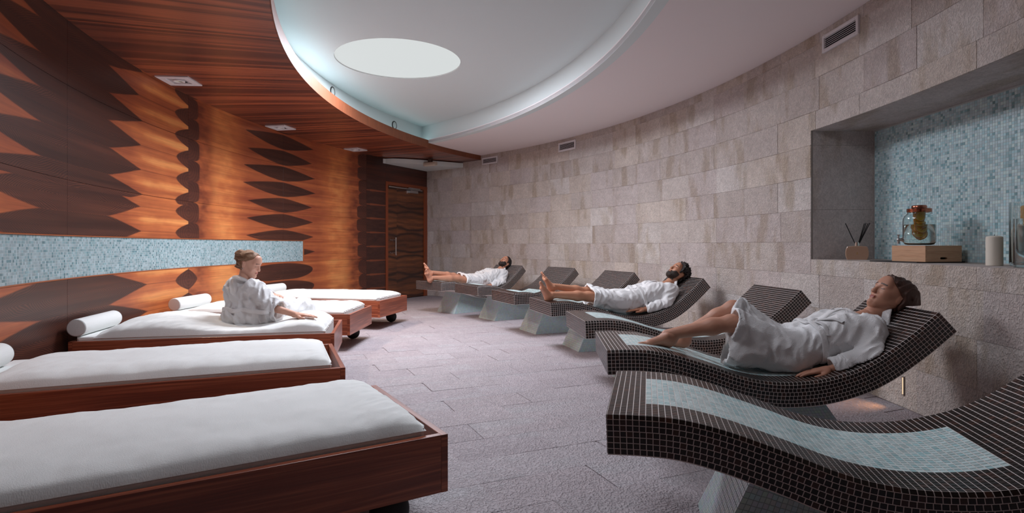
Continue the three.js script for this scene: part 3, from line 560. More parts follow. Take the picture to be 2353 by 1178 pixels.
// pedestal: a flared block
const PED = { s0: 0.345, s1: 1.37, w: 0.235, t0: 0.50, t1: 1.19, tw: 0.215 };
const pedTop = (x) => profOff(x * profLen / 1.744 * 0.99, LT - 0.004);
const pedestal = (() => {
  const bot = [[PED.s0, PED.w], [PED.s1, PED.w], [PED.s1, -PED.w], [PED.s0, -PED.w]], n = 16, tl = new Tiles(), pos = [];
  const under = (x) => { let best = 0, bd = 9; for (let i = 0; i <= 200; i++) { const p = profOff(profLen * i / 200, LT); if (Math.abs(p.x - x) < bd) { bd = Math.abs(p.x - x); best = p.y; } } return best; };
  // ruled faces between the floor outline and the curved underside
  const B = (u) => [lerp(PED.s0, PED.s1, u), 0], Tt = (u) => { const x = lerp(PED.t0, PED.t1, u); return [x, under(x) + 0.012]; };
  const face = (sg) => (u, v) => { const b = B(u), t = Tt(u); return [lerp(b[0], t[0], v), lerp(b[1], t[1], v), sg * lerp(PED.w, PED.tw, v)]; };
  const endf = (e) => (u, v) => { const b = B(e), t = Tt(e); return [lerp(b[0], t[0], v), lerp(b[1], t[1], v), lerp(-1, 1, u) * lerp(PED.w, PED.tw, v)]; };
  const gs = [];
  for (const [f, nu, nv, flip] of [[face(1), 47, 17, 0], [face(-1), 47, 17, 1], [endf(0), 22, 17, 0], [endf(1), 22, 17, 1]]) {
    gs.push(sheet(f, 12, 1).toNonIndexed());
    for (let i = 0; i < nu; i++) for (let j = 0; j < nv; j++) {
      const q = [f(i / nu, j / nv), f((i + 1) / nu, j / nv), f((i + 1) / nu, (j + 1) / nv), f(i / nu, (j + 1) / nv)]; if (flip) q.reverse();
      const e1 = q[1].map((x, k) => x - q[0][k]), e2 = q[3].map((x, k) => x - q[0][k]), N = [e1[1] * e2[2] - e1[2] * e2[1], e1[2] * e2[0] - e1[0] * e2[2], e1[0] * e2[1] - e1[1] * e2[0]], L = Math.hypot(...N);
      tl.add(q, N.map((x) => x / L), 0.0010, [0.50, 0.62, 0.63].map((x) => x * rr(0.9, 1.08)), 0.13);
    }
  }
  return { body: merge(gs), tiles: tl.build() };
})();
const plainTiles = loungerTiles(false), nearTiles = loungerTiles(true);
const dblGrout = mat({ color: 0x93a3a5, roughness: 0.95, side: THREE.DoubleSide });
const LOUNGERS = [
  ['A', [-1.337, 9.017], -43, 'dark mosaic lounger farthest back, beside the timber door, bearded man lying on it'],
  ['B', [-0.672, 8.243], -33, 'empty dark mosaic lounger between the two reclining men, nearer the farther man'],
  ['C', [-0.120, 7.061], -24.5, 'empty dark mosaic lounger just behind the curly haired man'],
  ['D', [0.290, 5.964], -16, 'dark mosaic lounger carrying the curly haired man with bare feet'],
  ['E', [0.515, 4.632], -6.5, 'empty dark mosaic lounger between the curly haired man and the reclining woman'],
  ['F', [0.540, 3.446], 3.2, 'dark mosaic lounger carrying the reclining woman in white robe'],
  ['G', [0.402, 2.261], 13.5, 'empty dark mosaic lounger in the right foreground with pale blue inlay'],
];
const loungerFrame = {};
for (const [id, c, ang, label] of LOUNGERS) {
  const g = thing('mosaic_lounger', label, 'lounger', [c[0], 0, -c[1]], -ang * D2R, 'heated mosaic loungers along the stone wall');
  loungerFrame[id] = g;
  part(g, 'grout_body', slabBody, groutMat);
  const near = id === 'G' || id === 'F', T = near ? nearTiles : plainTiles;
  tag(part(g, 'mosaic_tiles', T.dark, darkTile), 'dark brown glass mosaic', null, null, 'stuff');
  tag(part(g, 'inlay_tiles', T.blue, blueTile), 'pale blue mosaic inlay', null, null, 'stuff');
  if (near) for (const s of T.singles) { s.geo ??= new Tiles().add(s.q, s.n, 0.0010, s.col).build(); part(g, 'tile', s.geo, darkTile); }
  part(g, 'pedestal', pedestal.body, dblGrout, 'flared pale blue base');
  tag(part(g, 'pedestal_tiles', pedestal.tiles, blueTile), 'pale blue mosaic', null, null, 'stuff');
}

// ---------------------------------------------------------------- beds on wheels
const bedWood = texture(1024, 256, (u, v) => { const w = tfbm(u, v, 2, 4, 3, 601), g = tfbm(u + 0.03 * w, v + 0.1 * w, 4, 48, 4, 611), f = tfbm(u, v, 10, 128, 2, 631); return mixc([132, 64, 42], [192, 108, 74], smooth(0.25, 0.75, g * 0.7 + w * 0.3)).map((x) => x * (0.88 + 0.24 * f)); }, true, [1 / 1.9, 1 / 0.45]);
const bedMat = phys({ map: bedWood, roughness: 0.38, clearcoat: 0.35, clearcoatRoughness: 0.18 });
const linenBump = texture(512, 512, (u, v) => 255 * (0.3 * tfbm(u, v, 250, 250, 1, 701) + 0.7 * tfbm(u, v, 6, 3, 3, 711)), false, [2, 2]);
const linen = mat({ color: 0xf0f2f0, roughness: 0.95, bumpMap: linenBump, bumpScale: 0.0014 });
const rubber = mat({ color: 0x191413, roughness: 0.6 });
const BW = 0.885, BY = 0.38, BH = 0.2185;
function coverHeight(x, z, L, kind, sd) {   // x 0..1 foot to head, z -1..1; zero along the edges
  const ex = 1 - Math.pow(Math.abs(2 * x - 1), 14), ez = 1 - Math.pow(Math.abs(z), 9), edge = Math.sqrt(clamp(ex) * clamp(ez));
  let h = 0.052 + 0.020 * (1 - z * z) + 0.012 * fbm(x * 2.2, z * 0.8, sd, 2) + 0.006 * fbm(x * 9, z * 2 + x * 4, sd + 5, 3) * (0.4 + Math.abs(z)) + 0.004 * (1 - Math.abs(fbm(x * 14 + z * 3, z * 3, sd + 9, 2)) * 3) * smooth(0.5, 1, Math.abs(2 * x - 1));
  if (kind === 'sat') h += 0.055 * Math.exp(-(((x - 0.76) / 0.17) ** 2)) + 0.035 * Math.exp(-(((x - 0.10) / 0.12) ** 2)) - 0.045 * Math.exp(-(((x - 0.40) / 0.17) ** 2) - ((z + 0.3) / 0.7) ** 2) + 0.014 * fbm(x * 16 + z * 5, z * 2.5, 31, 3) * smooth(0.25, 0.5, x);
  return h * edge;
}
function makeBed(name, label, foot, deg, L, kind, sd, hidden) {
  const b = thing(name, label, 'bed', [foot[0], 0, -foot[1]], deg * D2R, 'timber rest beds along the panelled wall');
  const th = 0.028, y = BY - BH / 2;
  for (const s of [-1, 1]) part(b, 'side_board', boxGeo(L - 2 * th, BH, th, L / 2, y, s * (BW / 2 - th / 2), 0.002), bedMat);
  part(b, 'foot_board', boxGeo(BW, BH, th, 0, 0, 0, 0.002).rotateY(Math.PI / 2).translate(th / 2, y, 0), bedMat);
  part(b, 'head_board', boxGeo(BW, BH, th, 0, 0, 0, 0.002).rotateY(Math.PI / 2).translate(L - th / 2, y, 0), bedMat);
  part(b, 'slat_base', boxGeo(L - 2 * th, 0.02, BW - 2 * th, L / 2, BY - BH + 0.03, 0), bedMat);
  const m0 = 0.075, m1 = L - 0.035, c1 = L - 0.15, mw = (BW - 2 * th) / 2 - 0.008;
  part(b, 'mattress', boxGeo(m1 - m0, 0.20, mw * 2, (m0 + m1) / 2, BY - 0.17 + 0.10, 0, 0.02), linen);
  const yb = BY + 0.016;
  const Pt = (u, v) => { const z = (v * 2 - 1), x = u; const h = coverHeight(x, z, L, kind, sd); const push = 0.012 * Math.sin(Math.PI * clamp(h / 0.05)); return [lerp(m0 - 0.002, c1, u) + 0.006 * fbm(x * 4, z * 5, sd + 3, 2), yb + h, z * (mw + 0.004) * (1 + 0)]; };
  const topg = sheet((u, v) => Pt(u, 1 - v), 110, 56, (u, v) => [u * L, v * 0.85]).toNonIndexed();
  part(b, 'cover', topg, linen, 'white cotton cover');
  for (const s of [-1, 1]) for (const x of [s > 0 || kind === 'near' ? 0.19 : 0.45, L - 0.3]) {
    const w = part(b, 'wheel', new THREE.SphereGeometry(0.08, 24, 16).scale(1, 1, 0.55).translate(x, 0.08, s * 0.32), rubber);
    part(w, 'bracket', boxGeo(0.05, 0.06, 0.05, x, 0.165, s * 0.32), darkMat);
  }
  return b;
}
makeBed('rest_bed', 'nearest timber bed with white cover, in the left foreground', [-0.473, 2.542], 211.1, 1.86, 'near', 1);
makeBed('rest_bed', 'timber bed with white cover, second nearest to the camera', [-1.152, 3.747], 202.5, 1.87, 'flat', 2);
makeBed('rest_bed', 'timber bed with rumpled cover on which the woman sits', [-1.552, 5.064], 192.7, 1.90, 'sat', 3);
makeBed('rest_bed', 'timber bed just behind the seated woman', [-1.686, 6.342], 179.5, 1.90, 'flat', 4);
makeBed('rest_bed', 'timber bed farthest back, nearest to the timber door', [-1.617, 7.767], 167.5, 1.90, 'flat', 5);

// ---------------------------------------------------------------- people: smooth fields meshed with surface nets
const V = (x, y, z) => [x, y, z], vadd = (a, b, s = 1) => [a[0] + b[0] * s, a[1] + b[1] * s, a[2] + b[2] * s], vsub = (a, b) => [a[0] - b[0], a[1] - b[1], a[2] - b[2]];
const vdot = (a, b) => a[0] * b[0] + a[1] * b[1] + a[2] * b[2], vcross = (a, b) => [a[1] * b[2] - a[2] * b[1], a[2] * b[0] - a[0] * b[2], a[0] * b[1] - a[1] * b[0]];
const vnorm = (a) => { const l = Math.hypot(...a); return [a[0] / l, a[1] / l, a[2] / l]; }, vlerp = (a, b, t) => [lerp(a[0], b[0], t), lerp(a[1], b[1], t), lerp(a[2], b[2], t)];
const smin = (a, b, k) => { if (k <= 0) return Math.min(a, b); const h = Math.max(0, k - Math.abs(a - b)) / k; return Math.min(a, b) - h * h * k * 0.25; };
const cap = (a, b, ra, rb = ra, k = 0.02) => { const d = vsub(b, a), L = vdot(d, d) || 1e-9; return { k, lo: [0, 1, 2].map((i) => Math.min(a[i], b[i]) - Math.max(ra, rb)), hi: [0, 1, 2].map((i) => Math.max(a[i], b[i]) + Math.max(ra, rb)), f: (x, y, z) => { const px = x - a[0], py = y - a[1], pz = z - a[2], t = clamp((px * d[0] + py * d[1] + pz * d[2]) / L), qx = px - d[0] * t, qy = py - d[1] * t, qz = pz - d[2] * t; return Math.sqrt(qx * qx + qy * qy + qz * qz) - (ra + (rb - ra) * t); } }; };
const ell = (c, r, k = 0.02, B = [[1, 0, 0], [0, 1, 0], [0, 0, 1]]) => { const m = Math.max(...r); return { k, lo: c.map((q) => q - m), hi: c.map((q) => q + m), f: (x, y, z) => { const p = [x - c[0], y - c[1], z - c[2]], u = vdot(p, B[0]) / r[0], v = vdot(p, B[1]) / r[1], w = vdot(p, B[2]) / r[2], k0 = Math.hypot(u, v, w), k1 = Math.hypot(u / r[0], v / r[1], w / r[2]); return k1 < 1e-9 ? -Math.min(...r) : k0 * (k0 - 1) / k1; } }; };
const field = (P) => (x, y, z) => { let d = 1e3; for (const p of P) { if (p.cut) continue; d = smin(d, p.f(x, y, z), p.k); } for (const p of P) if (p.cut) { const q = -p.f(x, y, z); d = -smin(-d, -q, p.k); } return d; };
const bounds = (P, m = 0.03) => { const lo = [9, 9, 9], hi = [-9, -9, -9]; for (const p of P) if (!p.cut) for (let i = 0; i < 3; i++) { lo[i] = Math.min(lo[i], p.lo[i] - m); hi[i] = Math.max(hi[i], p.hi[i] + m); } return [lo, hi]; };
function nets(fn, lo, hi, c, color) {
  const n = [0, 1, 2].map((i) => Math.ceil((hi[i] - lo[i]) / c) + 1), [nx, ny, nz] = n, val = new Float32Array(nx * ny * nz), id = (i, j, k) => i + nx * (j + ny * k);
  for (let k = 0; k < nz; k++) for (let j = 0; j < ny; j++) for (let i = 0; i < nx; i++) val[id(i, j, k)] = fn(lo[0] + i * c, lo[1] + j * c, lo[2] + k * c);
  const vid = new Int32Array(nx * ny * nz).fill(-1), pos = [], uv = [], idx = [], col = color ? [] : null;
  for (let k = 0; k < nz - 1; k++) for (let j = 0; j < ny - 1; j++) for (let i = 0; i < nx - 1; i++) {
    let s = 0, x = 0, y = 0, z = 0, m = 0; const v = [];
    for (let q = 0; q < 8; q++) { const w = val[id(i + (q & 1), j + ((q >> 1) & 1), k + (q >> 2))]; v.push(w); if (w < 0) s++; }
    if (s === 0 || s === 8) continue;
    for (const [a, b] of NET_EDGES) if ((v[a] < 0) !== (v[b] < 0)) { const t = v[a] / (v[a] - v[b]); x += (a & 1) + ((b & 1) - (a & 1)) * t; y += ((a >> 1) & 1) + (((b >> 1) & 1) - ((a >> 1) & 1)) * t; z += (a >> 2) + ((b >> 2) - (a >> 2)) * t; m++; }
    vid[id(i, j, k)] = pos.length / 3; const P = [lo[0] + (i + x / m) * c, lo[1] + (j + y / m) * c, lo[2] + (k + z / m) * c]; pos.push(...P); uv.push(P[0] + P[2] * 0.6, P[1] - P[2] * 0.8); if (col) col.push(...color(P));
  }
  const quad = (a, b, c2, d, flip) => { if (a < 0 || b < 0 || c2 < 0 || d < 0) return; if (flip) idx.push(a, c2, b, a, d, c2); else idx.push(a, b, c2, a, c2, d); };
  for (let k = 1; k < nz - 1; k++) for (let j = 1; j < ny - 1; j++) for (let i = 1; i < nx - 1; i++) {
    const s = val[id(i, j, k)] < 0;
    if (s !== (val[id(i + 1, j, k)] < 0)) quad(vid[id(i, j - 1, k - 1)], vid[id(i, j, k - 1)], vid[id(i, j, k)], vid[id(i, j - 1, k)], !s);
    if (s !== (val[id(i, j + 1, k)] < 0)) quad(vid[id(i - 1, j, k - 1)], vid[id(i - 1, j, k)], vid[id(i, j, k)], vid[id(i, j, k - 1)], !s);
    if (s !== (val[id(i, j, k + 1)] < 0)) quad(vid[id(i - 1, j - 1, k)], vid[id(i, j - 1, k)], vid[id(i, j, k)], vid[id(i - 1, j, k)], !s);
  }
  return fromArrays(pos, uv, col, idx);
}
const NET_EDGES = [[0, 1], [2, 3], [4, 5], [6, 7], [0, 2], [1, 3], [4, 6], [5, 7], [0, 4], [1, 5], [2, 6], [3, 7]];
const solid = (P, c, color, m) => nets(field(P), ...bounds(P, m), c, color);

// a head in its own frame: f forward, u towards the crown, s to the side
function headFrame(c, f, u) { f = vnorm(f); const s = vnorm(vcross(f, u)); u = vcross(s, f); return { c, f, u, s, at: (a, b, d) => [0, 1, 2].map((i) => c[i] + f[i] * a + u[i] * b + s[i] * d), B: [f, u, s], inv: (p) => { const q = vsub(p, c); return [vdot(q, f), vdot(q, u), vdot(q, s)]; } }; }
function headPrims(H, k = 1, neckTo) {
  const A = (a, b, d = 0) => H.at(a * k, b * k, d * k), e = (a, b, d, r, kk) => ell(A(a, b, d), r.map((q) => q * k), kk, H.B), P = [];
  P.push(e(-0.012, 0.028, 0, [0.094, 0.094, 0.074], 0.01), e(0.022, -0.012, 0, [0.066, 0.082, 0.060], 0.03), cap(A(0.03, -0.05), A(0.062, -0.092), 0.046 * k, 0.024 * k, 0.03));
  for (const s of [-1, 1]) P.push(cap(A(-0.012, -0.045, 0.050 * s), A(0.055, -0.092, 0.018 * s), 0.020 * k, 0.018 * k, 0.03), e(0.052, -0.012, 0.038 * s, [0.026, 0.026, 0.022], 0.025), cap(A(0.080, 0.030, 0.012 * s), A(0.068, 0.033, 0.045 * s), 0.011 * k, 0.010 * k, 0.02));
  P.push(e(0.070, 0.060, 0, [0.020, 0.04, 0.045], 0.03));
  for (const s of [-1, 1]) P.push({ ...e(0.098, 0.010, 0.033 * s, [0.017, 0.011, 0.017], 0.012), cut: 1 });
  const Q = [];
  for (const s of [-1, 1]) Q.push(e(0.073, 0.010, 0.032 * s, [0.0145, 0.012, 0.015], 0.004), e(-0.018, -0.004, 0.072 * s, [0.016, 0.030, 0.008], 0.006), cap(A(-0.024, 0.018, 0.078 * s), A(-0.022, -0.026, 0.074 * s), 0.005 * k, 0.005 * k, 0.004));
  Q.push(cap(A(0.084, 0.022), A(0.104, -0.024), 0.009 * k, 0.011 * k, 0.012), e(0.100, -0.028, 0, [0.011, 0.009, 0.015], 0.008), cap(A(0.0875, -0.054, -0.015), A(0.0875, -0.054, 0.015), 0.0055 * k, 0.0055 * k, 0.008), cap(A(0.0865, -0.064, -0.012), A(0.0865, -0.064, 0.012), 0.0065 * k, 0.0065 * k, 0.008), e(0.078, -0.092, 0, [0.018, 0.016, 0.020], 0.015));
  const nk = neckTo ?? A(-0.05, -0.17); Q.push(cap(A(-0.022, -0.05), nk, 0.050 * k, 0.054 * k, 0.03));
  const base = field(P), rest = field(Q);
  const all = [...P.filter((p) => !p.cut), ...Q];
  return { fn: (x, y, z) => smin(base(x, y, z), rest(x, y, z), 0.006), box: bounds(all, 0.01), A };
}
// fingers: direction d along the hand, n out of its back; side = +1 puts the thumb at +s
function handPrims(w, d, n, side, curl = 0.25, k = 1, spread = 0.10) {
  d = vnorm(d); const s = vnorm(vcross(n, d)); n = vcross(d, s); const at = (a, b, c) => [0, 1, 2].map((i) => w[i] + (d[i] * a + s[i] * b * side + n[i] * c) * k), P = [];
  P.push(cap(at(-0.03, 0, 0), at(0.02, 0, 0), 0.026 * k, 0.024 * k, 0.02));
  const rows = [[0.027, 0.085, 0.043], [0.009, 0.090, 0.049], [-0.009, 0.086, 0.045], [-0.026, 0.078, 0.035]];
  rows.forEach(([b, len, fl], i) => {
    P.push(cap(at(0.012, b * 0.6, 0.002), at(len, b, 0.004), 0.016 * k, 0.0115 * k, 0.014));
    let p = at(len, b, 0.003), ang = -curl * 0.4; const sp = b * spread * 3;
    for (const [m, r0, r1] of [[1, 0.0098, 0.0088], [0.62, 0.0088, 0.0080], [0.5, 0.0080, 0.0066]]) { const dir = [0, 1, 2].map((q) => (d[q] * Math.cos(ang) + n[q] * Math.sin(ang)) + s[q] * side * sp), e = vadd(p, dir, fl * m * k); P.push(cap(p, e, r0 * k, r1 * k, 0.003)); p = e; ang -= curl; }
  });
  const t0 = at(0.018, 0.026, -0.006), t1 = at(0.052, 0.050, -0.012), t2 = at(0.080, 0.058, -0.014), t3 = at(0.103, 0.058, -0.015);
  P.push(cap(t0, t1, 0.0165 * k, 0.0125 * k, 0.014), cap(t1, t2, 0.0112 * k, 0.0098 * k, 0.003), cap(t2, t3, 0.0098 * k, 0.0074 * k, 0.003));
  return P;
}
// foot: a ankle, t towards the toes, u up the shin side of the sole; side = +1 puts the big toe at +s
function footPrims(a, t, u, side, k = 1, knee) {
  t = vnorm(t); const s = vnorm(vcross(t, u)); u = vcross(s, t); const at = (x, y, z) => [0, 1, 2].map((i) => a[i] + (t[i] * x + u[i] * y + s[i] * z * side) * k), P = [];
  P.push(cap(vadd(a, vnorm(vsub(knee, a)), 0.07), at(-0.008, -0.012, 0), 0.034 * k, 0.035 * k, 0.03), cap(at(-0.038, -0.035, 0), at(-0.02, -0.045, 0), 0.031 * k, 0.030 * k, 0.03), ell(at(0, 0, 0.034), [0.014, 0.014, 0.012].map((q) => q * k), 0.012), ell(at(-0.006, -0.006, -0.034), [0.014, 0.014, 0.012].map((q) => q * k), 0.012));
  P.push(cap(at(0.0, -0.02, 0.006), at(0.115, -0.052, 0.018), 0.034 * k, 0.021 * k, 0.03), cap(at(-0.02, -0.045, -0.012), at(0.10, -0.058, -0.024), 0.026 * k, 0.018 * k, 0.03), cap(at(0.11, -0.056, 0.024), at(0.10, -0.060, -0.030), 0.019 * k, 0.015 * k, 0.02));
  [[0.028, 0.060, 0.0135], [0.008, 0.058, 0.0095], [-0.007, 0.050, 0.009], [-0.020, 0.040, 0.0085], [-0.033, 0.028, 0.008]].forEach(([z, l, r], i) => { const b = at(0.122 - i * 0.007 - (i ? 0.004 : 0), -0.058, z), m = at(0.122 - i * 0.007 + l * 0.55, -0.054, z), e = at(0.122 - i * 0.007 + l * 0.95, -0.060, z); P.push(cap(b, m, r * 1.05 * k, r * 0.95 * k, 0.008), cap(m, e, r * 0.95 * k, r * k, 0.003)); });
  return P;
}
const terryBump = texture(512, 512, (u, v) => 255 * (0.65 * tfbm(u, v, 170, 170, 2, 901) + 0.35 * tfbm(u, v, 24, 24, 3, 911)), false, [3, 3]);
const robeMat = mat({ color: 0xe9e9ea, roughness: 1, bumpMap: terryBump, bumpScale: 0.004, side: THREE.DoubleSide });
const skinMat = new THREE.MeshPhysicalMaterial({ vertexColors: true, roughness: 0.5, sheen: 0.15 });
const hairMat = (c) => phys({ color: c, roughness: 0.55, bumpMap: texture(256, 256, (u, v) => 255 * tfbm(u, v, 64, 8, 3, 931), false, [12, 12]), bumpScale: 0.002 });
const lin = (hex) => { const c = new THREE.Color(hex); return [c.r, c.g, c.b]; };
const fold = (x, y, z, amp) => { const w = fbm(x * 2, y * 2, z * 2, 2) * 0.5; return -amp * (1 - 2.6 * Math.abs(fbm(x * 5.5 + w + z * 2, y * 3.2 - x * 2, z * 3.2 + 3, 2))) - amp * 0.7 * (1 - 3 * Math.abs(noise3(x * 11 + w * 4, y * 7 + z * 5, z * 6))) + amp * 0.35 * fbm(x * 18, y * 18, z * 18, 2); };
const mirror = (p) => [p[0], p[1], -p[2]];
// height of a field's top surface above (x, z), and a flat strap laid along points on it
function dropOn(fn, x, z, y1 = 1.1, y0 = 0.3) { for (let y = y1; y > y0; y -= 0.004) if (fn(x, y, z) < 0) return y; return y0; }
function strap(pts, w, th, up) {
  const c = new THREE.CatmullRomCurve3(pts.map((p) => new THREE.Vector3(...p))), n = 48, P = c.getSpacedPoints(n), out = [];
  const ring = P.map((p, i) => { const t = new THREE.Vector3().subVectors(P[Math.min(n, i + 1)], P[Math.max(0, i - 1)]).normalize(), b = new THREE.Vector3(...(typeof up === 'function' ? up(p) : up)), s = new THREE.Vector3().crossVectors(t, b).normalize(), q = new THREE.Vector3().crossVectors(s, t); return { p, s, q }; });
  return sheet((u, v) => { const r = ring[Math.round(u * n)], a = v * Math.PI * 2, cx = Math.sign(Math.cos(a)) * Math.pow(Math.abs(Math.cos(a)), 0.6) * w / 2, cy = Math.sin(a) * th / 2; return [r.p.x + r.s.x * cx + r.q.x * cy, r.p.y + r.s.y * cx + r.q.y * cy, r.p.z + r.s.z * cx + r.q.z * cy]; }, n, 14, (u, v) => [u * 0.5, v * 0.1]);
}

function recliner(o) {
  const L = loungerFrame[o.on];
  const g = thing('person', o.label, 'person', [L.position.x, 0, L.position.z], L.rotation.y);
  const skin = lin(o.skin), lip = lin(o.lip), brow = lin(o.browColor), k = o.k ?? 1, J = o.J;
  const H = headFrame(J.head, o.face, o.crown), hd = headPrims(H, o.headK ?? 1, J.neck);
  const colour = (p) => {
    const q = H.inv(p).map((x) => x / (o.headK ?? 1)); let c = skin;
    const r = fbm(p[0] * 14, p[1] * 14, p[2] * 14, 2); c = c.map((x, i) => x * (1 + 0.10 * r * (i ? 1 : 0.5)));
    if (Math.hypot(q[0], q[1], q[2]) < 0.16) {
      if (q[0] > 0.075 && Math.abs(q[2]) < 0.021 && Math.abs(q[1] + 0.0585) < 0.0095 * (1 - (q[2] / 0.024) ** 2)) c = lip;
      if (q[0] > 0.05 && Math.abs(q[1] - 0.036 + Math.abs(q[2]) * 0.10) < 0.0042 && Math.abs(q[2]) > 0.012 && Math.abs(q[2]) < 0.052) c = brow;
      if (q[0] > 0.06 && Math.abs(q[1] - 0.004 - (Math.abs(q[2]) - 0.032) ** 2 * 12) < 0.0022 && Math.abs(Math.abs(q[2]) - 0.032) < 0.014) c = brow;
    }
    return c;
  };
  // coarse body
  const B = [];
  for (const s of ['N', 'F']) {
    B.push(cap(J['hip' + s], J['knee' + s], 0.072 * k, 0.052 * k, 0.04), cap(J['knee' + s], vlerp(J['knee' + s], J['ank' + s], 0.3), 0.050 * k, 0.051 * k, 0.03), cap(vlerp(J['knee' + s], J['ank' + s], 0.3), J['ank' + s], 0.051 * k, 0.033 * k, 0.03));
    B.push(cap(J['sh' + s], J['el' + s], 0.045 * k, 0.037 * k, 0.03), cap(J['el' + s], J['wr' + s], 0.037 * k, 0.026 * k, 0.02), cap(vlerp(J.hipN, J.hipF, s === 'N' ? 0.2 : 0.8), vlerp(J.chest, J['sh' + s], 0.4), 0.085 * k, 0.09 * k, 0.06));
  }
  B.push(cap(J.chest, J.neck, 0.08 * k, 0.05 * k, 0.05));
  const parts = [solid(B, 0.012, colour), nets(hd.fn, ...hd.box, 0.0038, colour)];
  for (const s of ['N', 'F']) {
    const sg = s === 'N' ? 1 : -1;
    parts.push(solid(handPrims(J['wr' + s], J['hd' + s], J['hn' + s] ?? [0, 1, 0], o.thumb * sg, o.curl ?? 0.12, k), 0.0036, colour, 0.008));
    parts.push(solid(footPrims(J['ank' + s], J['toe' + s], J['fu' + s], sg * -1, k * (o.footK ?? 1), J['knee' + s]), 0.0042, colour, 0.008));
  }
  const body = part(g, 'body', mergeGeometries(parts.map((q) => q.toNonIndexed())), skinMat);
  // robe
  const R = [], SL = [];
  for (const s of ['N', 'F']) {
    const sg = s === 'N' ? 1 : -1, ch = vadd(J.chest, [0, 0, 0.095 * sg * k]), pv = vlerp(J.hipN, J.hipF, s === 'N' ? 0.03 : 0.97);
    R.push(cap(pv, ch, o.robe.hip, o.robe.chest, 0.06), cap(ch, vlerp(ch, J['sh' + s], 0.85), o.robe.chest, 0.082 * k, 0.05), cap(J['hip' + s], J['knee' + s], o.robe.hip * 0.98, o.robe.knee, 0.07));
    const kn = J['knee' + s]; R.push(cap(vadd(kn, [0, -0.01, 0]), vadd(kn, vnorm(vsub(J['ank' + s], kn)), 0.2), o.robe.knee, o.robe.knee * 0.98, 0.05));
    if (o.robe.skirt) R.push(cap(vadd(J['hip' + s], [0, -0.02, 0.02 * sg]), [kn[0] + 0.02, seatY(kn[0]) + 0.07, kn[2] * 1.15], 0.07, 0.062, 0.08), cap([kn[0], seatY(kn[0]) + 0.07, kn[2] * 1.15], [kn[0] - 0.1, seatY(kn[0] - 0.1) + 0.07, kn[2] * 1.15], 0.062, 0.058, 0.06));
    SL.push([cap(vlerp(J.chest, J['sh' + s], 0.7), J['sh' + s], 0.08 * k, o.robe.arm, 0.04), cap(J['sh' + s], J['el' + s], o.robe.arm, o.robe.arm * 0.88, 0.04), cap(J['el' + s], vadd(J['wr' + s], vnorm(vsub(J['wr' + s], J['el' + s])), 0.03), o.robe.arm * 0.88, o.robe.arm * 0.74, 0.03)]);
  }
  const outer = field(R), neckF = field([cap(vadd(J.neck, [0.02, 0.0, 0]), vadd(J.head, [-0.02, 0.02, 0]), 0.062 * k, 0.09, 0.01), cap(vadd(J.neck, [-0.02, 0.05, 0]), vadd(J.chest, [0.06, 0.155, 0]), 0.05 * k, 0.012, 0.02)]);
  const cuts = ['N', 'F'].map((s) => { const d = vnorm(vsub(J['wr' + s], J['el' + s])), c = vadd(J['wr' + s], d, -0.028); return (x, y, z) => (x - c[0]) * d[0] + (y - c[1]) * d[1] + (z - c[2]) * d[2]; });
  const hemN = vnorm([-1, o.robe.hemTilt ?? 0, 0]), sleeves = SL.map(field);
  const robeFn = (x, y, z) => {
    const fo = fold(x, y, z, o.robe.fold);
    let d = outer(x, y, z) + 0.5 * fo; const d0 = d;
    const hem = (x - o.robe.hem - (o.robe.hemFar ?? 0) * smooth(0.02, -0.06, z)) * hemN[0] + (y - 0.6) * hemN[1];
    d = Math.max(d, hem + 0.006 * fbm(y * 6, z * 6, 5, 2));
    if (hem > -0.07) d = Math.max(d, -(d0 + 0.02));          // hollow at the hem
    for (let i = 0; i < 2; i++) { let q = sleeves[i](x, y, z) + 0.5 * fo; const q0 = q, t = cuts[i](x, y, z); if (q0 > 0.1) continue; q = Math.max(q, t); if (t > -0.04) q = Math.max(q, -(q0 + 0.018)); d = smin(d, q, 0.018); }
    d = Math.max(d, -neckF(x, y, z), seatY(x) + 0.0015 - y);
    return d;
  };
  const rb = part(g, 'robe', nets(robeFn, ...bounds([...R, ...SL.flat()], 0.03), 0.0082), robeMat, 'white towelling bathrobe');
  // collar, belt, cuffs
  const on = (x, z, dy = 0.004) => [x, dropOn(robeFn, x, z, 1.05) + dy, z], cw = o.robe.collar ?? 0.045, C = J.chest, N = J.neck;
  for (const s of [-1, 1]) part(rb, 'collar', strap([vadd(N, [0.075, -0.005, 0.02 * s]), vadd(N, [0.05, 0.03, 0.055 * s]), vadd(on(N[0] - 0.015, 0.075 * s), [0, 0.006, 0]), on(N[0] - 0.07, 0.062 * s, 0.006), on(lerp(N[0], C[0], 0.75), 0.038 * s, 0.006), on(C[0] - 0.02, 0.012 * s, 0.006), on(C[0] - 0.14, -0.012 * s, 0.004)], cw, 0.017, (p) => vnorm([-0.5, 0.85, (p.z - C[2]) * 3])), robeMat);
  const bx = o.robe.belt, loop = []; { const cy = lerp(J.hipN[1], C[1], (bx - J.hipN[0]) / (C[0] - J.hipN[0])); for (let a = -35; a <= 215; a += 12.5) { const dz = Math.cos(a * D2R), dy = Math.sin(a * D2R); let r = 0.02; while (r < 0.34 && robeFn(bx - dy * 0.02, cy + dy * r, dz * r) < 0) r += 0.004; loop.push([bx - dy * 0.02, cy + dy * (r + 0.003), dz * (r + 0.003)]); } }
  const belt = part(rb, 'belt', strap(loop, 0.036, 0.012, (p) => vnorm([0, p.y - J.chest[1] + 0.13, p.z])), robeMat);
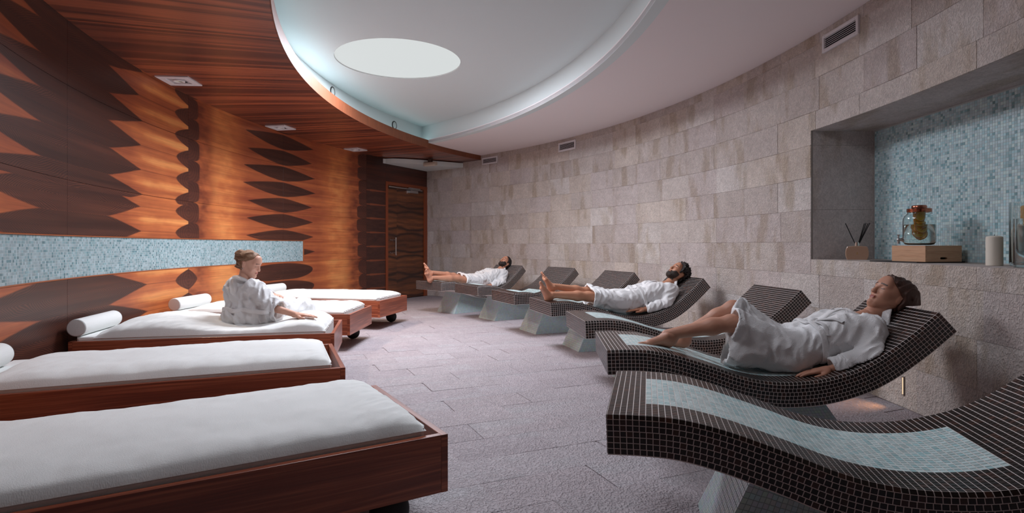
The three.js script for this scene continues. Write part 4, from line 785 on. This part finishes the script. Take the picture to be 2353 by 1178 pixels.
  if (o.robe.knot) {
    const kx = bx + 0.01, kz = 0.03, kp = on(kx, kz, 0.012);
    part(belt, 'knot', solid([ell(kp, [0.024, 0.017, 0.022], 0.01), cap(kp, vadd(kp, [-0.025, 0.004, -0.03]), 0.012, 0.009, 0.01), cap(kp, vadd(kp, [0.028, 0.006, -0.02]), 0.012, 0.009, 0.01)], 0.005), robeMat);
    part(belt, 'belt_end', strap([kp, on(kx + 0.03, kz + 0.05, 0.008), on(kx + 0.07, kz + 0.1, 0.008), on(kx + 0.10, kz + 0.145, 0.008)], 0.026, 0.009, [0, 1, 0.4]), robeMat);
    part(belt, 'belt_end', strap([kp, on(kx + 0.0, kz + 0.06, 0.008), on(kx + 0.01, kz + 0.115, 0.008), on(kx + 0.005, kz + 0.16, 0.008)], 0.026, 0.009, [0, 1, 0.4]), robeMat);
  }
  if (o.robe.cuff) for (const s of ['N', 'F']) { const d = vnorm(vsub(J['wr' + s], J['el' + s])), a = vadd(J['wr' + s], d, -0.085), b = vadd(J['wr' + s], d, -0.02), rr0 = o.robe.arm * 0.80; const out = cap(a, b, rr0 + 0.006, rr0 + 0.004, 0), inn = cap(a, b, rr0 - 0.008, rr0 - 0.008, 0); part(rb, 'cuff', nets((x, y, z) => { const t = vdot([x - a[0], y - a[1], z - a[2]], d); return Math.max(out.f(x, y, z) + 0.5 * fold(x * 2, y * 2, z * 2, 0.008), -inn.f(x, y, z), t - 0.066, -t, seatY(x) + 0.0015 - y); }, ...bounds([out], 0.02), 0.005), robeMat); }
  // hair
  o.hair(g, H, hd, part);
  return g;
}
const cap_ = cap;
// short hair: a thick shell over the skull behind the hairline, broken into curls
function shortHair(color, thick, curlAmp, curlFreq, line) {
  return (g, H, hd) => {
    const F = (x, y, z) => {
      const q = H.inv([x, y, z]), d = hd.fn(x, y, z), c = curlAmp * (fbm(q[0] * curlFreq, q[1] * curlFreq, q[2] * curlFreq, 2) * 1.6);
      const front = q[0] - (line[0] + line[1] * clamp((q[1] - 0.02) / 0.1)) ;          // hairline: forward limit grows with height
      const grow = thick * (0.75 + 0.6 * clamp((q[1] + 0.01) / 0.1));
      let v = d - grow - c; v = Math.max(v, front * 0.8, -0.035 - q[1] + (q[0] > -0.04 ? 0.03 : -0.03)); if (Math.abs(q[2]) > 0.066 && Math.hypot(q[0] + 0.018, q[1] + 0.002) < 0.034) v = Math.max(v, 0.02);
      return v;
    };
    part(g, 'hair', nets(F, hd.box[0].map((x) => x - 0.05), hd.box[1].map((x) => x + 0.05), 0.0048), hairMat(color), 'short dark hair');
  };
}
function beard(color) {
  return (g, H, hd) => { const F = (x, y, z) => { const q = H.inv([x, y, z]), d = hd.fn(x, y, z), c = 0.003 * fbm(q[0] * 90, q[1] * 90, q[2] * 90, 2); let v = d - 0.0045 - c; const side = 0.012 * smooth(0.03, 0.07, Math.abs(q[2])); v = Math.max(v, q[1] + 0.046 - side * 2.0, 0.008 - q[0], -0.122 - q[1]); if (Math.abs(q[2]) < 0.022 && Math.abs(q[1] + 0.059) < 0.010) v = Math.max(v, 0.006); return v; };
    part(g, 'beard', nets(F, hd.box[0].map((x) => x - 0.02), hd.box[1].map((x) => x + 0.02), 0.0042), hairMat(color), 'trimmed dark beard'); };
}
const both = (...fs) => (g, H, hd) => fs.forEach((f) => f(g, H, hd));

// man with crossed ankles; q shifts details between the two men
function manJoints(dx, footUp) {
  const J = {
    hipN: [0.94, 0.478, 0.085], hipF: [0.94, 0.478, -0.085], kneeN: [0.53, 0.555, 0.075], kneeF: [0.55, 0.59, -0.06], ankN: [0.095 + dx, 0.585, 0.085], ankF: [0.155 + dx, 0.665, 0.0],
    chest: [1.33, 0.565, 0], neck: [1.545, 0.668, 0], head: [1.650, 0.785, 0.0], shN: [1.455, 0.605, 0.175], shF: [1.455, 0.605, -0.175], elN: [1.345, 0.462, 0.272], elF: [1.345, 0.462, -0.272], wrN: [1.095, 0.415, 0.225], wrF: [1.095, 0.415, -0.225],
  };
  J.hdN = [-1, -0.05, -0.12]; J.hdF = [-1, -0.05, 0.12]; J.toeN = [-0.42, 0.9, 0.10]; J.toeF = [-0.36, 0.93, 0.0]; J.fuN = [0.9, 0.42, 0]; J.fuF = [0.93, 0.36, 0];
  return J;
}
const manRobe = { hip: 0.112, chest: 0.122, knee: 0.082, arm: 0.072, fold: 0.016, hem: 0.56, hemTilt: 0.1, belt: 1.12, collar: 0.04, skirt: true };
recliner({ on: 'D', label: 'curly haired bearded man reclining in white bathrobe, ankles crossed', skin: 0xc0876a, lip: 0xa06a58, browColor: 0x2a1e1a, J: manJoints(0, 0), face: [-0.62, 0.78, 0.10], crown: [0.78, 0.62, 0], thumb: 1, curl: 0.10, robe: manRobe, hair: both(shortHair(0x1d1513, 0.024, 0.02, 34, [0.035, 0.02]), beard(0x33261f)) });
recliner({ on: 'A', label: 'dark haired bearded man reclining in white bathrobe on farthest lounger', skin: 0xc98f74, lip: 0xa8705e, browColor: 0x231a18, J: manJoints(-0.09, 0), face: [-0.60, 0.78, 0.16], crown: [0.78, 0.60, 0], thumb: 1, curl: 0.10, robe: { ...manRobe, hem: 0.66 }, hair: both(shortHair(0x15100f, 0.016, 0.004, 40, [0.03, 0.02]), beard(0x2c211c)) });
{
  const J = { hipN: [1.085, 0.478, 0.08], hipF: [1.085, 0.478, -0.08], kneeN: [0.755, 0.645, 0.085], kneeF: [0.815, 0.712, -0.075], ankN: [0.375, 0.572, 0.085], ankF: [0.50, 0.545, -0.07], chest: [1.405, 0.585, 0], neck: [1.60, 0.690, 0], head: [1.695, 0.800, 0], shN: [1.505, 0.625, 0.150], shF: [1.505, 0.625, -0.150], elN: [1.455, 0.478, 0.262], elF: [1.43, 0.478, -0.25], wrN: [1.235, 0.408, 0.235], wrF: [1.22, 0.410, -0.22], hdN: [-1, -0.16, -0.05], hdF: [-1, -0.16, 0.1], toeN: [-1, 0.02, 0.06], toeF: [-1, 0.1, -0.06], fuN: [0.05, 1, 0], fuF: [0.1, 1, 0] };
  recliner({ on: 'F', label: 'woman with brown hair reclining in white bathrobe, knees bent', skin: 0xc08b73, lip: 0x9a4f48, browColor: 0x3a2620, J, k: 0.93, headK: 0.97, footK: 1.0, face: [-0.82, 0.55, 0.14], crown: [0.55, 0.82, 0], thumb: 1, curl: 0.12,
    robe: { hip: 0.106, chest: 0.112, knee: 0.078, arm: 0.074, fold: 0.015, hem: 0.745, hemTilt: 0.26, hemFar: 0.085, belt: 1.235, collar: 0.055, skirt: true, knot: true, cuff: true },
    hair: (g, H, hd) => {
      const A = (a, b, s) => H.at(a, b, s), P = [ell(A(-0.028, 0.030, 0), [0.098, 0.100, 0.088], 0.02, H.B), cap(A(-0.05, 0.03, 0), A(-0.115, -0.02, 0), 0.085, 0.062, 0.05), cap(A(-0.09, 0.0, 0.03), A(-0.135, -0.095, 0.045), 0.055, 0.03, 0.04), cap(A(-0.08, -0.02, -0.03), A(-0.125, -0.10, -0.05), 0.05, 0.03, 0.04), cap(A(-0.04, -0.02, 0.068), A(-0.085, -0.13, 0.075), 0.026, 0.014, 0.03), cap(A(-0.08, 0.03, 0), A(-0.14, 0.0, 0), 0.075, 0.058, 0.05), cap(A(-0.06, 0.0, 0.055), [1.765, 0.668, 0.085], 0.046, 0.022, 0.05), cap(A(-0.1, 0.02, 0.02), [1.80, 0.70, 0.04], 0.06, 0.03, 0.05)], fn = field(P);
      const F = (x, y, z) => { const q = H.inv([x, y, z]), strand = 0.004 * Math.sin((q[2] * 1.2 + q[0] * 0.5) * 160 + 4 * fbm(q[0] * 8, q[1] * 8, q[2] * 8, 2)) + 0.003 * fbm(q[0] * 20, q[1] * 14, q[2] * 60, 2); let v = Math.min(fn(x, y, z), Math.max(hd.fn(x, y, z) - 0.010, -q[1] + 0.02)) + strand; const L = lerp(-0.030, 0.062, smooth(-0.005, 0.085, q[1])); v = Math.max(v, (q[0] - L) * 0.8); return Math.max(v, seatY(x) + 0.002 - y); };
      part(g, 'hair', nets(F, ...bounds(P, 0.03), 0.0042), hairMat(0x4a2d22), 'long brown hair brushed back');
    } });
}

// woman sitting on the third bed, back to the camera, leaning on her right hand
{
  const O = [-2.25, 0, -4.98], g = thing('person', 'woman with pinned up hair sitting on bed in white bathrobe', 'person', O);
  const J = { pel: [-0.03, 0.50, 0.02], ch: [-0.10, 0.66, -0.01], neck: [-0.105, 0.800, 0.0], head: [-0.060, 0.932, -0.005], shR: [0.02, 0.725, 0.085], shL: [-0.225, 0.735, -0.06], elR: [0.215, 0.565, 0.15], wrR: [0.435, 0.512, 0.20], elL: [-0.06, 0.60, -0.27], wrL: [0.125, 0.655, -0.02], kneeR: [0.27, 0.50, -0.40], kneeL: [0.09, 0.50, -0.50], ankR: [0.30, 0.09, -0.46], ankL: [0.12, 0.09, -0.55] };
  const H = headFrame(J.head, [0.93, -0.30, 0.10], [0.28, 0.96, 0.02]), hd = headPrims(H, 0.94, J.neck), skin = lin(0xdaa892), lip = lin(0xb06a62), brow = lin(0x6a4a38);
  const colour = (p) => { const q = H.inv(p).map((x) => x / 0.94); if (Math.hypot(...q) < 0.16) { if (q[0] > 0.075 && Math.abs(q[2]) < 0.02 && Math.abs(q[1] + 0.0585) < 0.0095 * (1 - (q[2] / 0.024) ** 2)) return lip; if (q[0] > 0.05 && Math.abs(q[1] - 0.036 + Math.abs(q[2]) * 0.1) < 0.004 && Math.abs(q[2]) > 0.012 && Math.abs(q[2]) < 0.05) return brow; if (q[0] > 0.06 && Math.abs(q[1] - 0.004) < 0.0025 && Math.abs(Math.abs(q[2]) - 0.032) < 0.014) return brow; } const r = fbm(p[0] * 14, p[1] * 14, p[2] * 14, 2); return skin.map((x, i) => x * (1 + 0.1 * r * (i ? 1 : 0.5))); };
  const B = [cap(J.pel, J.ch, 0.09, 0.07, 0.05), cap(J.ch, J.neck, 0.065, 0.042, 0.05), cap(J.shR, J.elR, 0.042, 0.034, 0.03), cap(J.elR, J.wrR, 0.034, 0.024, 0.02), cap(J.shL, J.elL, 0.042, 0.034, 0.03), cap(J.elL, J.wrL, 0.034, 0.024, 0.02), cap(J.ch, J.shR, 0.06, 0.042, 0.05), cap(J.ch, J.shL, 0.06, 0.042, 0.05)];
  for (const s of ['R', 'L']) B.push(cap(vadd(J.pel, [s === 'R' ? 0.07 : -0.07, 0, s === 'R' ? 0.03 : -0.05]), J['knee' + s], 0.075, 0.052, 0.04), cap(J['knee' + s], J['ank' + s], 0.05, 0.033, 0.03));
  const parts = [solid(B, 0.011, colour), nets(hd.fn, ...hd.box, 0.0038, colour), solid(handPrims(J.wrR, [0.97, -0.05, 0.15], [0, 1, 0], -1, 0.08, 0.95), 0.0036, colour, 0.008), solid(handPrims(J.wrL, [0.75, 0.05, 0.6], [0.3, 0.6, 0.2], 1, 0.5, 0.92), 0.0036, colour, 0.008)];
  for (const s of ['R', 'L']) parts.push(solid(footPrims(J['ank' + s], [0.45, 0, -0.9], [0, 1, 0], s === 'R' ? -1 : 1, 0.95, J['knee' + s]), 0.005, colour, 0.008));
  part(g, 'body', mergeGeometries(parts.map((q) => q.toNonIndexed())), skinMat);
  const R = [cap(vadd(J.pel, [-0.11, -0.005, -0.03]), vadd(J.ch, [-0.075, 0, -0.02]), 0.125, 0.100, 0.07), cap(vadd(J.pel, [0.10, -0.005, 0.04]), vadd(J.ch, [0.06, 0, 0.03]), 0.125, 0.100, 0.07), cap(vadd(J.ch, [-0.05, 0.02, -0.02]), J.shL, 0.100, 0.072, 0.06), cap(vadd(J.ch, [0.04, 0.02, 0.02]), J.shR, 0.100, 0.074, 0.06), cap(J.ch, vadd(J.neck, [-0.01, -0.025, 0]), 0.10, 0.066, 0.06)];
  const SL = [[cap(J.shR, J.elR, 0.074, 0.080, 0.04), cap(J.elR, vadd(J.elR, vsub(J.wrR, J.elR), 0.5), 0.080, 0.088, 0.04)], [cap(J.shL, J.elL, 0.07, 0.07, 0.04), cap(J.elL, vlerp(J.elL, J.wrL, 0.9), 0.07, 0.058, 0.04)]];
  R.push(cap(vadd(J.pel, [-0.17, -0.03, 0.02]), vadd(J.pel, [0.20, -0.03, 0.06]), 0.085, 0.085, 0.06));
  for (const s of ['R', 'L']) R.push(cap(vadd(J.pel, [s === 'R' ? 0.08 : -0.08, -0.01, 0]), vadd(J['knee' + s], [0, 0, 0]), 0.11, 0.085, 0.07), cap(J['knee' + s], vlerp(J['knee' + s], J['ank' + s], 0.35), 0.08, 0.085, 0.05));
  const outer = field(R), sleeves = SL.map(field), neckF = field([cap(vadd(J.neck, [0.012, 0.02, 0]), vadd(J.head, [0, 0, 0]), 0.050, 0.07, 0.01), cap(vadd(J.neck, [0.06, 0.01, -0.06]), vadd(J.ch, [0.12, 0.02, -0.15]), 0.04, 0.02, 0.02)]);
  const dR = vnorm(vsub(J.wrR, J.elR)), cR = vadd(J.elR, dR, 0.062), dL = vnorm(vsub(J.wrL, J.elL)), cL = vadd(J.wrL, dL, -0.05);
  const planes = [[cR, dR], [cL, dL]].map(([c, d]) => (x, y, z) => (x - c[0]) * d[0] + (y - c[1]) * d[1] + (z - c[2]) * d[2]);
  const robeFn = (x, y, z) => {
    const fo = fold(x * 0.85, y * 0.8, z * 0.85, 0.024); let d = outer(x, y, z) + 0.5 * fo;
    for (let i = 0; i < 2; i++) { let q = sleeves[i](x, y, z) + 0.5 * fo; const q0 = q, t = planes[i](x, y, z); if (q0 > 0.1) continue; q = Math.max(q, t); if (t > -0.06) q = Math.max(q, -(q0 + 0.02)); d = smin(d, q, 0.02); }
    return Math.max(d, -neckF(x, y, z), (z > -0.34 ? 0.405 : 0.30) - y);
  };
  const rb = part(g, 'robe', nets(robeFn, ...bounds([...R, ...SL.flat()], 0.03), 0.008), robeMat, 'loose white towelling bathrobe');
  part(rb, 'collar', strap([[0.0, 0.745, -0.075], [-0.06, 0.795, -0.068], [-0.125, 0.822, -0.058], [-0.168, 0.826, -0.02], [-0.168, 0.826, 0.025], [-0.125, 0.818, 0.060], [-0.06, 0.795, 0.066], [-0.01, 0.76, 0.03]], 0.062, 0.024, (p) => vnorm([p.x + 0.10, 0.9, p.z])), robeMat);
  const loop = []; for (let a = 20; a <= 250; a += 11.5) { const dx = -Math.cos((a - 45) * D2R), dz = Math.sin((a - 45) * D2R); let r = 0.03; while (r < 0.4 && robeFn(-0.06 + dx * r, 0.545, dz * r) < 0) r += 0.004; loop.push([-0.06 + dx * (r + 0.002), 0.545 + 0.006 * Math.sin(a * 0.1), dz * (r + 0.002)]); }
  part(rb, 'belt', strap(loop, 0.038, 0.014, (p) => vnorm([p.x + 0.06, 0, p.z])), robeMat);
  const P = [ell(H.at(-0.022, 0.028, 0), [0.094, 0.092, 0.078], 0.02, H.B), ell(H.at(-0.105, 0.055, 0.012), [0.042, 0.048, 0.045], 0.012, H.B), ell(H.at(-0.125, 0.020, -0.012), [0.030, 0.036, 0.036], 0.012, H.B), cap(H.at(-0.05, -0.02, 0), H.at(-0.085, -0.05, 0), 0.058, 0.035, 0.03)], fn = field(P);
  const F = (x, y, z) => { const q = H.inv([x, y, z]), st = 0.0045 * Math.sin((q[1] * 1.1 + q[2] * 0.6 - q[0] * 0.35) * 170 + 5 * fbm(q[0] * 9, q[1] * 9, q[2] * 9, 2)) + 0.004 * fbm(q[0] * 30, q[1] * 30, q[2] * 30, 2); let v = fn(x, y, z) + st; v = Math.min(v, hd.fn(x, y, z) - 0.007 + st * 0.6); v = Math.max(v, (q[0] - lerp(-0.030, 0.048, smooth(-0.005, 0.08, q[1]))) * 0.8, -0.06 - q[1]); if (Math.abs(q[2]) > 0.06 && Math.hypot(q[0] + 0.018, q[1] + 0.002) < 0.03) v = Math.max(v, 0.01); return v; };
  const hr = part(g, 'hair', nets(F, ...bounds(P, 0.03), 0.0042), hairMat(0x8d6a50), 'light brown hair pinned up in a loose bun');
  part(g, 'earring', new THREE.TorusGeometry(0.007, 0.0015, 8, 18).translate(...H.at(-0.014, -0.040, 0.070)), steel);
}

// ---------------------------------------------------------------- bolsters on the beds
function bolster(bedFoot, deg, L, label, back = 0.035) {
  const a = deg * D2R, x = L - back, z = -0.10, r = 0.066, len = 0.62, g = thing('bolster_pillow', label, 'pillow', [bedFoot[0] + Math.cos(a) * x + Math.sin(a) * z, BY + 0.034, -(bedFoot[1] + Math.sin(a) * x) + Math.cos(a) * z], a, 'white bolsters at the bed heads');
  const pts = []; for (let i = 0; i <= 10; i++) pts.push(new THREE.Vector2(r * 0.97 * i / 10, 0.004 * (i / 10) ** 2)); for (let i = 1; i <= 5; i++) { const t = i / 5 * Math.PI / 2; pts.push(new THREE.Vector2(r - 0.012 + 0.012 * Math.sin(t), 0.004 + 0.014 * (1 - Math.cos(t)))); }
  const prof = [...pts, ...pts.slice().reverse().map((p) => new THREE.Vector2(p.x, len - p.y))];
  const geo = new THREE.LatheGeometry(prof, 40); geo.translate(0, -len / 2, 0).rotateX(Math.PI / 2).translate(0, r - 0.002, 0);
  part(g, 'cushion', geo, linen);
  for (const s of [-1, 1]) part(g, 'piping', new THREE.TorusGeometry(r - 0.004, 0.0035, 8, 40).translate(0, r - 0.002, s * (len / 2 - 0.012)), linen);
  return g;
}
bolster([-0.473, 2.542], 211.1, 1.86, 'white bolster at the head of the nearest bed', 0.16);
bolster([-1.152, 3.747], 202.5, 1.87, 'white bolster at the head of the second nearest bed, left picture edge');
bolster([-1.552, 5.064], 192.7, 1.90, 'white bolster on the bed where the woman sits');
bolster([-1.686, 6.342], 179.5, 1.90, 'white bolster on the bed just behind the seated woman');
bolster([-1.617, 7.767], 167.5, 1.90, 'white bolster on the farthest bed');

// ---------------------------------------------------------------- things in the niche
const SILL = NICHE.y0;
const glassThin = new THREE.MeshPhysicalMaterial({ color: 0xf4fafa, roughness: 0.02, transmission: 1, thickness: 0, ior: 1.45 });
{ // reed diffuser
  const g = thing('reed_diffuser', 'small beige reed diffuser bottle with black sticks in niche corner', 'diffuser', [2.915, SILL, -4.78], -0.5);
  const s = new THREE.Shape(); s.moveTo(-0.066, 0); s.quadraticCurveTo(0, 0.004, 0.066, 0); s.bezierCurveTo(0.084, 0.03, 0.084, 0.08, 0.068, 0.106); s.quadraticCurveTo(0, 0.116, -0.068, 0.106); s.bezierCurveTo(-0.084, 0.08, -0.084, 0.03, -0.066, 0);
  part(g, 'bottle', new THREE.ExtrudeGeometry(s, { depth: 0.03, bevelEnabled: true, bevelSize: 0.006, bevelThickness: 0.008, bevelSegments: 4 }).translate(0, 0, -0.015), phys({ color: 0xb08e78, roughness: 0.3, clearcoat: 0.5 }));
  const c = document.createElement('canvas'); c.width = 128; c.height = 128; const x = c.getContext('2d'); x.fillStyle = '#b08e78'; x.fillRect(0, 0, 128, 128); x.fillStyle = '#a8843a'; x.font = '30px serif'; x.textAlign = 'center'; x.beginPath(); x.moveTo(64, 30); x.quadraticCurveTo(80, 50, 64, 66); x.quadraticCurveTo(48, 50, 64, 30); x.fill(); x.fillRect(40, 72, 48, 5); x.fillRect(46, 84, 36, 3);
  const t = new THREE.CanvasTexture(c); t.colorSpace = THREE.SRGBColorSpace; part(g, 'print', new THREE.PlaneGeometry(0.05, 0.05).translate(0, 0.052, 0.0236), mat({ map: t, roughness: 0.4 }));
  part(g, 'collar', new THREE.CylinderGeometry(0.017, 0.019, 0.034, 24).translate(0, 0.130, 0), phys({ color: 0xd8d4cc, metalness: 0.9, roughness: 0.25 }));
  for (const [dx, dz, l] of [[-0.085, 0.01, 0.205], [0.052, 0.02, 0.20], [0.066, -0.012, 0.205], [0.078, 0.018, 0.20], [0.092, 0.0, 0.205]]) part(g, 'reed_stick', new THREE.TubeGeometry(new THREE.LineCurve3(new THREE.Vector3(0, 0.10, 0), new THREE.Vector3(dx, 0.145 + l * 0.80, dz)), 1, 0.0034, 8), mat({ color: 0x0c0b0b }));
}
const boxC = [2.945, 4.025], boxTurn = 11 * D2R;
{ // slate tray and wooden box
  const tr = tag(top(shade(new THREE.Mesh(boxGeo(0.40, 0.008, 0.40, 0, 0.004, 0, 0.002), mat({ color: 0x121213, roughness: 0.6 }))), 'slate_tray'), 'flat black slate tray under the wooden box', 'tray'); tr.position.set(boxC[0] - 0.01, SILL, -(boxC[1] + 0.09)); tr.rotation.y = boxTurn;
  const pine = (sd) => phys({ map: texture(256, 128, (u, v) => { const g = tfbm(u, v, 2, 24, 4, sd), f = tfbm(u, v, 6, 64, 2, sd + 9); return mixc([190, 142, 108], [224, 182, 146], g).map((q) => q * (0.92 + 0.14 * f)); }, true, [1 / 0.3, 1 / 0.14]), roughness: 0.6 });
  const b = thing('wooden_box', 'pale pine box with hand slot standing under the drinks jar', 'box', [boxC[0], SILL + 0.008, -boxC[1]], boxTurn), w = 0.30, d = 0.27, h = 0.112, th = 0.012, m = pine(951);
  part(b, 'end_panel', boxGeo(th, h, d, -w / 2 + th / 2, h / 2, 0, 0.001), m); part(b, 'end_panel', boxGeo(th, h, d, w / 2 - th / 2, h / 2, 0, 0.001), m);
  part(b, 'side_panel', boxGeo(w - 2 * th, h, th, 0, h / 2, -d / 2 + th / 2, 0.001), m);
  const s = new THREE.Shape(); s.moveTo(-w / 2 + th, 0); s.lineTo(w / 2 - th, 0); s.lineTo(w / 2 - th, h); s.lineTo(-w / 2 + th, h); s.closePath(); const ho = new THREE.Path(); ho.absarc(-0.022, 0.024, 0.007, Math.PI / 2, Math.PI * 1.5, false); ho.absarc(0.022, 0.024, 0.007, -Math.PI / 2, Math.PI / 2, false); ho.closePath(); s.holes.push(ho);
  part(b, 'side_panel', new THREE.ExtrudeGeometry(s, { depth: th, bevelEnabled: false }).translate(0, 0, d / 2 - th), m, 'panel with a dark hand slot');
  part(b, 'lid', boxGeo(w - 2 * th, th, d - 2 * th, 0, h - th / 2 - 0.001, 0), m); part(b, 'bottom', boxGeo(w - 2 * th, th, d - 2 * th, 0, th / 2 + 0.0005, 0), darkMat);
}
{ // drinks dispenser
  const y0 = SILL + 0.008 + 0.1125, g = thing('drinks_dispenser', 'glass drinks jar with orange slices and copper lid on wooden box', 'jar', [2.905, y0, -4.035], -0.35); g.scale.set(0.9, 1.0, 0.9);
  const P = (l) => l.map(([a, b]) => new THREE.Vector2(a, b));
  const outer = [[0.001, 0.003], [0.075, 0.003], [0.095, 0.008], [0.107, 0.022], [0.110, 0.04], [0.110, 0.17], [0.107, 0.195], [0.097, 0.212], [0.084, 0.222], [0.078, 0.232], [0.078, 0.258]];
  const inner = outer.slice(0, -1).map(([a, b], i) => [Math.max(0.001, a - 0.004), b + (i < 3 ? 0.006 : 0)]).concat([[0.074, 0.258]]);
  part(g, 'glass_jar', new THREE.LatheGeometry(P([...outer, ...inner.slice().reverse()]), 56), new THREE.MeshPhysicalMaterial({ color: 0xf2fafa, roughness: 0.02, transmission: 1, thickness: 0.004, ior: 1.48 }));
  part(g, 'water', new THREE.LatheGeometry(P([[0.0005, 0.0105], [0.07, 0.0105], [0.0905, 0.0155], [0.1025, 0.028], [0.1055, 0.04], [0.1055, 0.148], [0.0005, 0.148]]), 56), new THREE.MeshPhysicalMaterial({ color: 0xffffff, roughness: 0.03, transmission: 1, thickness: 0.1, ior: 1.33, attenuationColor: new THREE.Color(0xd8e4d4), attenuationDistance: 0.9 }));
  part(g, 'infuser_tube', new THREE.CylinderGeometry(0.042, 0.042, 0.18, 40, 1, true).translate(0, 0.145, 0), glassThin);
  const pulp = texture(128, 128, (u, v) => { const x = u * 2 - 1, y = v * 2 - 1, r = Math.hypot(x, y), a = Math.atan2(y, x), seg = Math.abs(Math.sin(a * 5)); return r > 0.9 ? [226, 128, 24] : r > 0.8 ? [250, 214, 150] : seg < 0.12 || r < 0.08 ? [250, 206, 130] : [252, 178 + 20 * vnoise(u * 20, v * 20, 20, 20, 3), 40]; }, true);
  const rind = mat({ color: 0xf29a26, roughness: 0.5 }), cut = mat({ map: pulp, roughness: 0.4 });
  for (let i = 0; i < 14; i++) { const sl = part(g, 'orange_slice', new THREE.CylinderGeometry(0.034, 0.034, 0.008, 28), [rind, cut, cut]); sl.rotation.set(1.0 + 0.4 * Math.sin(i * 2.1), i * 1.3, 0.5 * Math.cos(i * 1.7)); sl.position.set(0.009 * Math.cos(i * 2.4), 0.072 + i * 0.0118, 0.009 * Math.sin(i * 2.4)); }
  const copper = phys({ color: 0xb4705a, metalness: 1, roughness: 0.22 });
  part(g, 'lid', new THREE.LatheGeometry(P([[0, 0.286], [0.044, 0.286], [0.050, 0.283], [0.052, 0.276], [0.052, 0.264], [0.082, 0.262], [0.083, 0.258], [0.083, 0.238], [0.080, 0.236], [0.0795, 0.2585], [0, 0.2585]]), 56), copper, 'copper screw lid');
  const tap = part(g, 'tap', merge([new THREE.CylinderGeometry(0.011, 0.011, 0.03, 18).rotateZ(Math.PI / 2).translate(-0.122, 0.042, 0), new THREE.CylinderGeometry(0.014, 0.016, 0.012, 18).rotateZ(Math.PI / 2).translate(-0.112, 0.042, 0), new THREE.SphereGeometry(0.014, 18, 12).translate(-0.140, 0.042, 0), new THREE.CylinderGeometry(0.008, 0.010, 0.026, 16).translate(-0.140, 0.026, 0)]), steel, 'chrome tap');
  part(tap, 'lever', merge([new THREE.CylinderGeometry(0.005, 0.005, 0.022, 12).translate(-0.140, 0.062, 0), boxGeo(0.012, 0.006, 0.04, -0.140, 0.074, 0, 0.002)]), steel);
}
const wax = phys({ color: 0xe9e2d4, roughness: 0.55 }), wick = mat({ color: 0x2a2420 });
function candle(x, d, r, h, m, label, y = SILL) {
  const g = thing('pillar_candle', label, 'candle', [x, y, -d]);
  part(g, 'wax', new THREE.LatheGeometry([[0, 0], [r - 0.003, 0], [r, 0.003], [r, h - 0.010], [r - 0.004, h - 0.004], [r * 0.55, h], [r * 0.3, h - 0.002], [0, h - 0.003]].map(([a, b]) => new THREE.Vector2(a, b)), 40), m);
  part(g, 'wick', new THREE.CylinderGeometry(0.0013, 0.0013, 0.012, 8).translate(0, h + 0.002, 0), wick);
}
function glassVase(x, d, r, h, label) {
  const g = tag(top(shade(new THREE.Mesh(new THREE.LatheGeometry([[0.001, 0], [r - 0.004, 0], [r, 0.004], [r, h], [r - 0.005, h], [r - 0.005, 0.016], [0.001, 0.014]].map(([a, b]) => new THREE.Vector2(a, b)), 56), new THREE.MeshPhysicalMaterial({ color: 0xf4fafa, roughness: 0.01, transmission: 1, thickness: 0.005, ior: 1.48 }))), 'glass_vase'), label, 'vase', 'glass vases at the right end of the niche'); g.position.set(x, SILL, -d);
}
candle(2.865, 3.36, 0.041, 0.178, wax, 'short ivory pillar candle standing alone on niche sill');
glassVase(2.99, 3.23, 0.115, 0.37, 'tall clear glass cylinder vase at right end of niche');
candle(2.915, 3.266, 0.025, 0.20, wax, 'ivory candle standing inside the tall glass vase', SILL + 0.0165);
glassVase(2.80, 3.035, 0.085, 0.265, 'shorter clear glass vase in front of the tall one');
candle(3.007, 3.30, 0.032, 0.335, phys({ color: 0xe0ae72, roughness: 0.5 }), 'tall amber candle inside the tall glass vase', SILL + 0.0165);

renderer.render(scene, camera);
